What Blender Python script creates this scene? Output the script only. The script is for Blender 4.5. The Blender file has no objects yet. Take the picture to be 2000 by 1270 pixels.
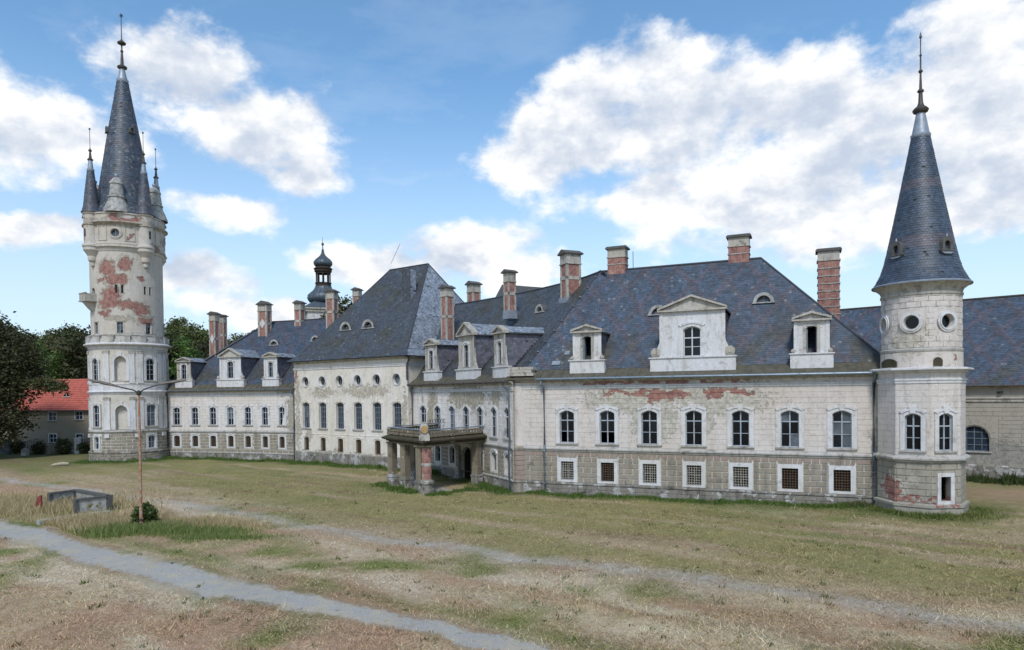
import bpy, math, random
import numpy as np
from mathutils import Vector, Matrix, noise as mn
from mathutils.geometry import delaunay_2d_cdt

random.seed(7)
RNG = np.random.default_rng(7)
SC = bpy.context.scene
COL = SC.collection
R = math.radians

# ------------------------------------------------------------------ node helper
class G:
    def __init__(s, nt): s.nt = nt
    def node(s, t, **kw):
        n = s.nt.nodes.new(t)
        for k, v in kw.items(): setattr(n, k, v)
        return n
    def put(s, sock, v):
        if v is None: return
        if hasattr(v, 'is_linked'): s.nt.links.new(v, sock)
        else:
            if hasattr(sock.default_value, '__len__') and len(sock.default_value) == 4 and len(v) == 3: v = (*v, 1)
            sock.default_value = v
    def m(s, op, a, b=None, c=None, clamp=False):
        n = s.node('ShaderNodeMath', operation=op, use_clamp=clamp)
        for i, x in enumerate((a, b, c)): s.put(n.inputs[i], x)
        return n.outputs[0]
    def v(s, op, a, b=None):
        n = s.node('ShaderNodeVectorMath', operation=op)
        s.put(n.inputs[0], a)
        if b is not None: s.put(n.inputs[1], b)
        return n.outputs['Value'] if op in ('LENGTH', 'DOT_PRODUCT', 'DISTANCE') else n.outputs[0]
    def noise(s, vec, scale, detail=4, rough=.55, dist=0, color=False):
        n = s.node('ShaderNodeTexNoise')
        s.put(n.inputs['Vector'], vec); s.put(n.inputs['Scale'], scale); s.put(n.inputs['Detail'], detail)
        s.put(n.inputs['Roughness'], rough); s.put(n.inputs['Distortion'], dist)
        return n.outputs['Color' if color else 'Fac']
    def mix(s, f, a, b, blend='MIX'):
        n = s.node('ShaderNodeMix', data_type='RGBA', blend_type=blend)
        s.put(n.inputs[0], f); s.put(n.inputs[6], a); s.put(n.inputs[7], b)
        return n.outputs[2]
    def sm(s, v, lo, hi, a=0., b=1.):
        n = s.node('ShaderNodeMapRange', interpolation_type='SMOOTHSTEP')
        for k, x in zip(('Value', 'From Min', 'From Max', 'To Min', 'To Max'), (v, lo, hi, a, b)): s.put(n.inputs[k], x)
        return n.outputs[0]
    def sep(s, v):
        n = s.node('ShaderNodeSeparateXYZ'); s.put(n.inputs[0], v); return n.outputs
    def comb(s, x, y, z):
        n = s.node('ShaderNodeCombineXYZ')
        for i, q in enumerate((x, y, z)): s.put(n.inputs[i], q)
        return n.outputs[0]
    def link(s, a, b): s.nt.links.new(a, b)

# ------------------------------------------------------------------ camera
EYE = 8.8
cd = bpy.data.cameras.new('camera')
cam = bpy.data.objects.new('camera', cd); COL.objects.link(cam)
cam.location = (0, 0, EYE)
cam.rotation_euler = (Matrix.Rotation(R(90 - 1.1), 3, 'X') @ Matrix.Rotation(R(-0.7), 3, 'Z')).to_euler()
cd.sensor_width = 36; cd.lens = 36 * 1333 / 2000
cd.shift_y = 155.6 / 2000
cd.clip_end = 8000
SC.camera = cam

# ------------------------------------------------------------------ sky
SUN_EL, SUN_AZ = 49, 187          # azimuth clockwise from the view direction (+Y)
w = bpy.data.worlds.new('World'); SC.world = w; w.use_nodes = True
g = G(w.node_tree); w.node_tree.nodes.clear()
D = g.node('ShaderNodeTexCoord').outputs['Generated']
sky = g.node('ShaderNodeTexSky', sky_type='NISHITA')
sky.sun_disc = False; sky.sun_elevation = R(SUN_EL); sky.sun_rotation = R(SUN_AZ)
sky.air_density = 1.0; sky.dust_density = 0.6; sky.ozone_density = 2.0
sx, sy, sz = g.sep(D)
az = g.m('ARCTAN2', sx, sy); el = g.m('ARCSINE', sz)
wv = g.noise(D, 3.2, 5, .6, color=True)
wv = g.v('SUBTRACT', wv, (.5, .5, .5))
AE = g.comb(az, el, 0.)
AEw = g.v('ADD', AE, g.v('MULTIPLY', wv, (.16, .10, 0)))
# cumulus heaps: azimuth, elevation, half sizes (radians); more of the same goes on round the horizon behind the viewer
HEAPS = [(-.60, .31, .12, .065), (-.52, .30, .07, .035), (-.45, .405, .10, .055), (-.36, .35, .125, .062), (-.29, .30, .06, .04), (-.38, .24, .09, .026),
         (-.62, .20, .12, .022), (-.44, .155, .12, .03), (-.33, .12, .12, .03), (-.19, .185, .10, .035), (-.06, .205, .12, .04), (.02, .17, .1, .035),
         (.13, .40, .085, .055), (.21, .42, .075, .05), (.04, .315, .085, .05), (.12, .34, .13, .065), (.25, .345, .15, .085), (.35, .36, .11, .07), (.44, .33, .13, .10),
         (.60, .40, .12, .10), (.57, .32, .18, .11), (.36, .25, .26, .055), (.20, .265, .12, .045), (.50, .21, .3, .05), (.62, .25, .2, .06), (.30, .515, .11, .02), (.68, .47, .12, .06), (.04, .345, .03, .05),
         (1.0, .33, .2, .1), (1.35, .45, .2, .09), (1.3, .2, .3, .06), (1.8, .34, .25, .11), (2.2, .2, .3, .06), (2.5, .42, .22, .09), (2.9, .3, .25, .1),
         (-.95, .36, .16, .07), (-1.0, .18, .25, .04), (-1.35, .42, .2, .09), (-1.6, .22, .25, .06), (-1.95, .4, .22, .1), (-2.3, .25, .3, .07), (-2.75, .38, .22, .09), (-2.9, .16, .3, .04)]
def smin(a, b, k):
    n = g.node('ShaderNodeMath', operation='SMOOTH_MIN')
    for i, x in enumerate((a, b, k)): g.put(n.inputs[i], x)
    return n.outputs[0]
dens = None
for (a, e, ra, re) in HEAPS:
    d = g.v('LENGTH', g.v('MULTIPLY', g.v('SUBTRACT', AEw, (a, e, 0)), (1 / ra, 1 / re, 0)))
    dens = d if dens is None else smin(dens, d, .35)
bil = g.noise(g.v('MULTIPLY', D, (1, 1, 1.5)), 11, 9, .58)
bil2 = g.noise(g.v('MULTIPLY', D, (1, 1, 1.6)), 30, 6, .6)
fld = g.m('ADD', g.m('SUBTRACT', 1.0, dens), g.m('MULTIPLY', g.m('SUBTRACT', bil, .5), 2.1))
fld = g.m('ADD', fld, g.m('MULTIPLY', g.m('SUBTRACT', bil2, .5), .55))
alpha = g.sm(fld, -.10, .54)
# grey undersides and folds inside the heaps, from a second look at the field nearer the light
D2 = g.v('ADD', D, (.012, 0, .036))
bilu = g.noise(g.v('MULTIPLY', D2, (1, 1, 1.5)), 11, 6, .58)
rel = g.m('SUBTRACT', bil, bilu)
body = g.noise(g.v('MULTIPLY', D, (1, 1, 2.2)), 4.2, 4, .55)
lit = g.m('ADD', g.m('MULTIPLY', rel, 2.8), g.sm(body, .34, .68, -.32, .32))
lit = g.m('ADD', lit, g.sm(fld, .2, 1.2, .66, .40))
lit = g.sm(lit, -.25, 1.05)
ccol = g.mix(lit, (.325, .37, .445), (.635, .63, .62))
veil = g.m('MULTIPLY', g.sm(g.noise(g.v('MULTIPLY', D, (1.3, 1.3, 4)), 3.1, 6, .62), .38, .70), g.sm(sz, .0, .45, .95, .16))
haze = g.sm(sz, -.02, .44, .85, .05)
skyc = g.mix(1.0, sky.outputs[0], (.068, .098, .108), 'MULTIPLY')
s1 = g.mix(g.m('MAXIMUM', veil, haze), skyc, (.43, .49, .56))
s2 = g.mix(alpha, s1, ccol)
bg = g.node('ShaderNodeBackground'); g.put(bg.inputs[0], s2); bg.inputs[1].default_value = 1.0
out = g.node('ShaderNodeOutputWorld'); g.link(bg.outputs[0], out.inputs[0])

# ------------------------------------------------------------------ sun behind thin cloud
sd = bpy.data.lights.new('sun', 'SUN'); sd.energy = 1.5; sd.angle = R(10); sd.color = (1, .96, .90)
so = bpy.data.objects.new('sun', sd); COL.objects.link(so)
sdir = Vector((math.sin(R(SUN_AZ)) * math.cos(R(SUN_EL)), math.cos(R(SUN_AZ)) * math.cos(R(SUN_EL)), math.sin(R(SUN_EL))))
so.rotation_euler = sdir.to_track_quat('Z', 'Y').to_euler(); so.location = (0, 0, 80)
vs = SC.view_settings
vs.view_transform = 'Standard'; vs.look = 'None'; vs.gamma = 1; vs.exposure = 0.85; vs.use_curve_mapping = False

# ------------------------------------------------------------------ materials
M = {}
def new_mat(name, rough=.8, spec=.3):
    m = bpy.data.materials.new(name); m.use_nodes = True
    b = m.node_tree.nodes['Principled BSDF']
    b.inputs['Roughness'].default_value = rough; b.inputs['Specular IOR Level'].default_value = spec
    M[name] = m
    return m, G(m.node_tree), b
def pos(g): return g.node('ShaderNodeNewGeometry').outputs['Position']
def bump(g, b, h, strength=.3, dist=.05):
    n = g.node('ShaderNodeBump'); g.put(n.inputs['Strength'], strength); g.put(n.inputs['Distance'], dist); g.put(n.inputs['Height'], h)
    g.link(n.outputs[0], b.inputs['Normal'])
def frame_uv(g, P, frame):
    """metres along the wall and height"""
    if frame is None:
        x, y, z = g.sep(P); return g.comb(g.m('ADD', x, y), z, 0.)
    if frame[0] == 'flat':
        _, ox, oy, ang = frame
        q = g.v('SUBTRACT', P, (ox, oy, 0))
        u = g.v('DOT_PRODUCT', q, (math.cos(R(ang)), -math.sin(R(ang)), 0))
        return g.comb(u, g.sep(P)[2], 0.)
    _, cx, cy, rad = frame
    q = g.sep(g.v('SUBTRACT', P, (cx, cy, 0)))
    u = g.m('MULTIPLY', g.m('ARCTAN2', q[0], g.m('MULTIPLY', q[1], -1.)), rad)
    return g.comb(u, q[2], 0.)
def brick_col(g, uv, P):
    bt = g.node('ShaderNodeTexBrick'); bt.offset = .5
    g.put(bt.inputs['Vector'], uv); g.put(bt.inputs['Scale'], 1.0)
    g.put(bt.inputs['Color1'], (.315, .115, .085)); g.put(bt.inputs['Color2'], (.235, .085, .072)); g.put(bt.inputs['Mortar'], (.40, .31, .26))
    bt.inputs['Mortar Size'].default_value = .012; bt.inputs['Brick Width'].default_value = .27; bt.inputs['Row Height'].default_value = .085
    n = g.noise(P, 2.3, 5, .6)
    c = g.mix(g.sm(n, .4, .66), bt.outputs[0], (.20, .095, .085))
    return g.mix(g.sm(g.noise(P, 4, 6, .68), .54, .70, 0, .55), c, (.40, .29, .24))
def plaster(name, base, dirt=(.33, .29, .24), frame=None, patches=(), chips=.72, courses=None, upatches=(), under=(.50, .44, .34), amount=.55, rough=.88):
    m, g, b = new_mat(name, rough, .2)
    P = pos(g); uv = frame_uv(g, P, frame)
    big = g.noise(P, .23, 5, .6); mid = g.noise(P, 1.3, 6, .62); fine = g.noise(P, 9, 5, .65)
    streak = g.noise(g.v('MULTIPLY', P, (1, 1, .09)), 1.9, 6, .65)
    blot = g.noise(P, .55, 7, .68, .4); grime = g.noise(g.v('MULTIPLY', P, (1, 1, .35)), 2.7, 7, .70)
    tone = g.mix(g.sm(big, .3, .7), base, tuple(c * k for c, k in zip(base, (.92, .89, .82))))
    tone = g.mix(g.m('MULTIPLY', g.sm(blot, .50, .72), amount * .9), tone, tuple(c * .5 + d * .5 for c, d in zip(base, dirt)))
    tone = g.mix(g.m('MULTIPLY', g.sm(streak, .48, .74), amount), tone, dirt)
    tone = g.mix(g.m('MULTIPLY', g.sm(grime, .50, .72), amount * 1.0), tone, tuple(c * .75 for c in dirt))
    tone = g.mix(g.m('MULTIPLY', g.sm(mid, .56, .70), amount), tone, tuple(c * .6 for c in dirt))
    tone = g.mix(g.sm(fine, .3, .75, 0, .3), tone, tuple(c * .6 for c in base))
    crack = g.m('ABSOLUTE', g.m('SUBTRACT', g.noise(P, .8, 8, .66, 1.2), .5))
    tone = g.mix(g.m('MULTIPLY', g.sm(crack, .0, .007, 1., 0.), .55), tone, tuple(c * .35 for c in dirt))
    if courses:
        bt = g.node('ShaderNodeTexBrick'); bt.offset = .5
        g.put(bt.inputs['Vector'], uv); g.put(bt.inputs['Scale'], 1.0)
        bt.inputs['Mortar Size'].default_value = .014; bt.inputs['Mortar Smooth'].default_value = .3
        bt.inputs['Brick Width'].default_value = courses[0]; bt.inputs['Row Height'].default_value = courses[1]
        tone = g.mix(g.m('MULTIPLY', bt.outputs['Fac'], .55), tone, tuple(c * .5 for c in dirt))
    hgt = g.m('MULTIPLY', fine, .3)
    # flaked coat: a lime undercoat, then bare brick
    f = g.m('MULTIPLY', g.m('SUBTRACT', 1.25, g.noise(P, .9, 6, .62)), 1.5)
    f = g.m('ADD', f, chips - .75)
    if patches:
        wob = g.v('MULTIPLY', g.v('SUBTRACT', g.noise(P, 1.1, 5, .62, color=True), (.5, .5, .5)), (2.3, 2.3, 0))
        uvw = g.v('ADD', uv, wob)
        pf = None
        for (pu, pv, ru, rv) in patches:
            d = g.v('LENGTH', g.v('MULTIPLY', g.v('SUBTRACT', uvw, (pu, pv, 0)), (1 / ru, 1 / rv, 0)))
            pf = d if pf is None else g.m('MINIMUM', pf, d)
        pf = g.m('ADD', pf, g.m('MULTIPLY', g.m('SUBTRACT', g.noise(P, 2.4, 7, .68), .5), 1.1))
        bm = g.sm(pf, 1.0, .93)
        um = g.sm(pf, 1.32, 1.20)
        if upatches:
            qf = None
            for (pu, pv, ru, rv) in upatches:
                d = g.v('LENGTH', g.v('MULTIPLY', g.v('SUBTRACT', uvw, (pu, pv, 0)), (1 / ru, 1 / rv, 0)))
                qf = d if qf is None else g.m('MINIMUM', qf, d)
            qf = g.m('ADD', qf, g.m('MULTIPLY', g.m('SUBTRACT', g.noise(P, 2.6, 8, .72), .5), 4.2))
            um = g.m('MAXIMUM', um, g.sm(qf, 1.0, .9))
    else:
        bm = g.sm(f, .60, .56); um = g.sm(f, .80, .74)
    tone = g.mix(um, tone, g.mix(g.sm(g.noise(P, 3.1, 7, .72), .36, .64), under, tuple(c * .62 for c in under)))
    tone = g.mix(bm, tone, brick_col(g, uv, P))
    hgt = g.m('SUBTRACT', hgt, g.m('ADD', g.m('MULTIPLY', um, .5), bm))
    g.link(tone, b.inputs['Base Color'])
    bump(g, b, hgt, .75, .07)
    return m
def simple(name, col, rough=.7, spec=.3, metal=0., var=.25, scale=3., tint=None, bstr=.15):
    m, g, b = new_mat(name, rough, spec); b.inputs['Metallic'].default_value = metal
    P = pos(g)
    n = g.noise(P, scale, 6, .62); n2 = g.noise(P, scale * 7, 4, .6)
    c = g.mix(g.sm(n, .35, .7), col, tint or tuple(x * (1 - var) for x in col))
    c = g.mix(g.sm(n2, .4, .75, 0, .35), c, tuple(x * (1 - 1.3 * var) for x in col))
    g.link(c, b.inputs['Base Color']); bump(g, b, n2, bstr, .02)
    return m
def attr_mat(name, rough=.6, spec=.4, scale=6., var=.3, trans=False, bstr=.2):
    m, g, b = new_mat(name, rough, spec)
    a = g.node('ShaderNodeAttribute'); a.attribute_name = 'col'
    P = pos(g); n = g.noise(P, scale, 5, .62)
    c = g.mix(g.sm(n, .3, .75, 0, var), a.outputs['Color'], (.02, .02, .02), 'MIX')
    g.link(c, b.inputs['Base Color'])
    if trans:
        t = g.node('ShaderNodeBsdfTranslucent'); g.link(g.mix(1., c, (1., 1.1, .5), 'MULTIPLY'), t.inputs[0])
        mx = g.node('ShaderNodeMixShader'); mx.inputs[0].default_value = .3
        g.link(b.outputs[0], mx.inputs[1]); g.link(t.outputs[0], mx.inputs[2])
        g.link(mx.outputs[0], m.node_tree.nodes['Material Output'].inputs[0])
    else: bump(g, b, n, bstr, .02)
    return m

# ------------------------------------------------------------------ mesh helpers
def wl(o):
    v = Vector(o.location)
    while o.parent: o = o.parent; v += o.location
    return v
def link(o, parent=None):
    COL.objects.link(o)
    if parent is not None: o.parent = parent
    return o
def thing(name, label, cat, loc=(0, 0, 0), group=None):
    o = bpy.data.objects.new(name, None); link(o); o.location = loc; o.empty_display_size = .5
    o['label'] = label; o['category'] = cat
    if group: o['group'] = group
    return o
def tag(o, label, cat=None, group=None, kind=None):
    o['label'] = label
    if cat: o['category'] = cat
    if group: o['group'] = group
    if kind: o['kind'] = kind
    return o
class MB:
    def __init__(s): s.v = []; s.f = []; s.c = []
    def face(s, pts, col=None):
        i = len(s.v); s.v.extend(tuple(p) for p in pts); s.f.append(tuple(range(i, i + len(pts)))); s.c.append(col)
    def quad(s, a, b, c, d, col=None): s.face((a, b, c, d), col)
    def hexa(s, p, col=None):
        for q in ((0, 3, 2, 1), (4, 5, 6, 7), (0, 1, 5, 4), (1, 2, 6, 5), (2, 3, 7, 6), (3, 0, 4, 7)): s.face([p[k] for k in q], col)
    def box(s, c, sz, ang=0., col=None):
        ca, sa = math.cos(ang), math.sin(ang)
        p = []
        for z in (-.5, .5):
            for x, y in ((-.5, -.5), (.5, -.5), (.5, .5), (-.5, .5)):
                X, Y = x * sz[0], y * sz[1]
                p.append((c[0] + X * ca - Y * sa, c[1] + X * sa + Y * ca, c[2] + z * sz[2]))
        s.hexa(p, col)
    def b(s, x0, x1, y0, y1, z0, z1, col=None): s.box(((x0 + x1) / 2, (y0 + y1) / 2, (z0 + z1) / 2), (x1 - x0, y1 - y0, z1 - z0), 0, col)
    def prism(s, poly, vec, col=None):
        vec = Vector(vec); a = [Vector(p) for p in poly]; b = [p + vec for p in a]
        s.face(a, col); s.face(b[::-1], col)
        for i in range(len(a)):
            j = (i + 1) % len(a); s.face((a[i], b[i], b[j], a[j]), col)
    def lathe(s, cx, cy, prof, n=24, a0=0., a1=2 * math.pi, sx=1., col=None, capz=True):
        full = abs(a1 - a0 - 2 * math.pi) < 1e-6
        base = len(s.v); k = len(prof); cols = n if full else n + 1
        for i in range(cols):
            a = a0 + (a1 - a0) * i / n
            for r, z in prof: s.v.append((cx + r * math.sin(a) * sx, cy - r * math.cos(a), z))
        for i in range(n):
            j = (i + 1) % cols
            for q in range(k - 1):
                s.f.append((base + i * k + q, base + j * k + q, base + j * k + q + 1, base + i * k + q + 1)); s.c.append(col)
        return s
    def tube(s, pts, r, n=8, col=None, cap=True):
        pts = [Vector(p) for p in pts]; rs = r if hasattr(r, '__len__') else [r] * len(pts)
        base = len(s.v); up = Vector((0, 0, 1))
        for i, p in enumerate(pts):
            t = (pts[min(i + 1, len(pts) - 1)] - pts[max(i - 1, 0)]).normalized()
            x = t.cross(up); x = Vector((1, 0, 0)) if x.length < 1e-3 else x.normalized(); y = t.cross(x)
            for k in range(n):
                a = 2 * math.pi * k / n; s.v.append(tuple(p + (x * math.cos(a) + y * math.sin(a)) * rs[i]))
        for i in range(len(pts) - 1):
            for k in range(n):
                k2 = (k + 1) % n
                s.f.append((base + i * n + k, base + i * n + k2, base + (i + 1) * n + k2, base + (i + 1) * n + k)); s.c.append(col)
        if cap:
            s.f.append(tuple(base + k for k in range(n))); s.c.append(col)
            e = base + (len(pts) - 1) * n; s.f.append(tuple(e + k for k in range(n))); s.c.append(col)
    def mesh(s, name, mat=None, off=(0, 0, 0), smooth=0):
        me = bpy.data.meshes.new(name)
        o = off
        me.from_pydata([(v[0] - o[0], v[1] - o[1], v[2] - o[2]) for v in s.v], [], s.f)
        if any(c is not None for c in s.c):
            at = me.color_attributes.new('col', 'FLOAT_COLOR', 'CORNER')
            arr = np.empty((len(me.loops), 4), np.float32); arr[:, 3] = 1
            tot = np.array([len(f) for f in s.f]); cc = np.array([c if c is not None else (.2, .2, .2) for c in s.c], np.float32)
            arr[:, :3] = np.repeat(cc, tot, axis=0); at.data.foreach_set('color', arr.ravel())
        if mat: me.materials.append(M[mat])
        if smooth:
            me.polygons.foreach_set('use_smooth', [True] * len(me.polygons)); me.set_sharp_from_angle(angle=R(smooth))
        me.update()
        return me
    def build(s, name, mat, parent=None, smooth=0):
        off = wl(parent) if parent is not None else (0, 0, 0)
        o = bpy.data.objects.new(name, s.mesh(name, mat, off, smooth))
        return link(o, parent)
def inst(name, me, parent, loc=(0, 0, 0), rz=0., scale=None, rx=0.):
    """one more object with shared mesh data, placed in the parent's own frame"""
    o = bpy.data.objects.new(name, me); o.location = loc; o.rotation_euler = (rx, 0, rz)
    if scale: o.scale = scale
    return link(o, parent)
def np_mesh(name, verts, nper, mat, cols=None, parent=None):
    """polygons of nper corners each, corners not shared"""
    n = len(verts); me = bpy.data.meshes.new(name)
    me.vertices.add(n); me.vertices.foreach_set('co', np.asarray(verts, np.float32).ravel())
    me.loops.add(n); me.loops.foreach_set('vertex_index', np.arange(n, dtype=np.int32))
    me.polygons.add(n // nper); me.polygons.foreach_set('loop_start', np.arange(0, n, nper, dtype=np.int32))
    if cols is not None:
        at = me.color_attributes.new('col', 'FLOAT_COLOR', 'CORNER')
        c = np.ones((n, 4), np.float32); c[:, :3] = np.repeat(cols, nper, axis=0); at.data.foreach_set('color', c.ravel())
    me.materials.append(M[mat]); me.update(calc_edges=True); me.validate()
    return me

# value noise for ground and foliage colour
def vn(x, y, seed=0):
    xi = np.floor(x).astype(np.int64); yi = np.floor(y).astype(np.int64); fx = x - xi; fy = y - yi
    def h(a, b):
        k = (a * 374761393 + b * 668265263 + seed * 1442695041) & 0x7fffffff
        k = ((k ^ (k >> 13)) * 1274126177) & 0x7fffffff
        return ((k ^ (k >> 16)) & 0xffff) / 65535.
    u = fx * fx * (3 - 2 * fx); v = fy * fy * (3 - 2 * fy)
    return (h(xi, yi) * (1 - u) + h(xi + 1, yi) * u) * (1 - v) + (h(xi, yi + 1) * (1 - u) + h(xi + 1, yi + 1) * u) * v
def fbm(x, y, seed=0, o=4):
    t = 0.; a = .5
    for i in range(o): t = t + a * vn(x * 2 ** i, y * 2 ** i, seed + i * 17); a *= .5
    return t / (1 - .5 ** o)

class Path:
    """a wall line seen from the court: s runs to the right, heading a (degrees towards the viewer), k = turn per metre"""
    def __init__(s, x, y, a, k=0.): s.x, s.y, s.a0, s.k = x, y, R(a), R(k)
    def a(s, t): return s.a0 + s.k * t
    def P(s, t, out, z):
        a = s.a(t)
        if abs(s.k) < 1e-9: x = s.x + math.cos(s.a0) * t; y = s.y - math.sin(s.a0) * t
        else: x = s.x + (math.sin(a) - math.sin(s.a0)) / s.k; y = s.y + (math.cos(a) - math.cos(s.a0)) / s.k
        return Vector((x - math.sin(a) * out, y - math.cos(a) * out, z))
    def rz(s, t): return -s.a(t)

def arch(w, h, r, n=8, pointed=False, dx=0., dz=0.):
    p = [(-w / 2 + dx, dz), (w / 2 + dx, dz)]
    if r <= 1e-6: return p + [(w / 2 + dx, h + dz), (-w / 2 + dx, h + dz)]
    if pointed:
        for i in range(n + 1):
            t = i / n; x = w / 2 - w * t
            p.append((x + dx, h - r * (abs(x) / (w / 2)) ** 1.25 + dz))
        return p
    Rr = (w * w / 4 + r * r) / (2 * r); zc = h - Rr; a = math.asin(min(1, w / 2 / Rr)); a = a if r <= w / 2 + 1e-6 else math.pi - a
    for i in range(n + 1):
        t = a - 2 * a * i / n; p.append((Rr * math.sin(t) + dx, zc + Rr * math.cos(t) + dz))
    return p
def circ(r, n=24, dx=0., dz=0.): return [(dx + r * math.cos(2 * math.pi * i / n), dz + r * math.sin(2 * math.pi * i / n)) for i in range(n)]
def inside(p, poly):
    x, y = p; c = False; j = len(poly) - 1
    for i in range(len(poly)):
        if (poly[i][1] > y) != (poly[j][1] > y) and x < (poly[j][0] - poly[i][0]) * (y - poly[i][1]) / (poly[j][1] - poly[i][1]) + poly[i][0]: c = not c
        j = i
    return c
def wall(mb, path, s0, s1, z0, z1, holes=(), depth=.35, ds=0., out=0.):
    n = max(1, int(round((s1 - s0) / ds))) if ds else 1
    vs = []; es = []
    def poly(pts):
        b = len(vs); vs.extend(Vector(p) for p in pts)
        es.extend((b + i, b + (i + 1) % len(pts)) for i in range(len(pts)))
    poly([(s0, z0), (s1, z0), (s1, z1), (s0, z1)])
    for i in range(1, n):
        t = s0 + (s1 - s0) * i / n; b = len(vs); vs += [Vector((t, z0)), Vector((t, z1))]; es.append((b, b + 1))
    for h in holes: poly(h)
    r = delaunay_2d_cdt(vs, es, [], 0, 1e-4)
    P3 = [path.P(v[0], out, v[1]) for v in r[0]]; b = len(mb.v); mb.v.extend(tuple(p) for p in P3)
    for t in r[2]:
        c = (sum(r[0][i][0] for i in t) / 3, sum(r[0][i][1] for i in t) / 3)
        if any(inside(c, h) for h in holes): continue
        a2 = (r[0][t[1]] - r[0][t[0]]).cross(r[0][t[2]] - r[0][t[0]])
        t = t if a2 > 0 else t[::-1]
        mb.f.append(tuple(b + i for i in t)); mb.c.append(None)
    for h in holes:
        for i in range(len(h)):
            p, q = h[i], h[(i + 1) % len(h)]
            mb.quad(path.P(p[0], out, p[1]), path.P(q[0], out, q[1]), path.P(q[0], out - depth, q[1]), path.P(p[0], out - depth, p[1]))
def band(mb, path, s0, s1, prof, ds=1.0, caps=True):
    """a moulding: prof = [(out, z)...] swept along the path"""
    n = max(1, int(math.ceil((s1 - s0) / ds)))
    rows = [[path.P(s0 + (s1 - s0) * i / n, o, z) for o, z in prof] for i in range(n + 1)]
    for i in range(n):
        for k in range(len(prof) - 1): mb.quad(rows[i][k], rows[i + 1][k], rows[i + 1][k + 1], rows[i][k + 1])
    if caps: mb.face(rows[0]); mb.face(rows[-1][::-1])

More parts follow.
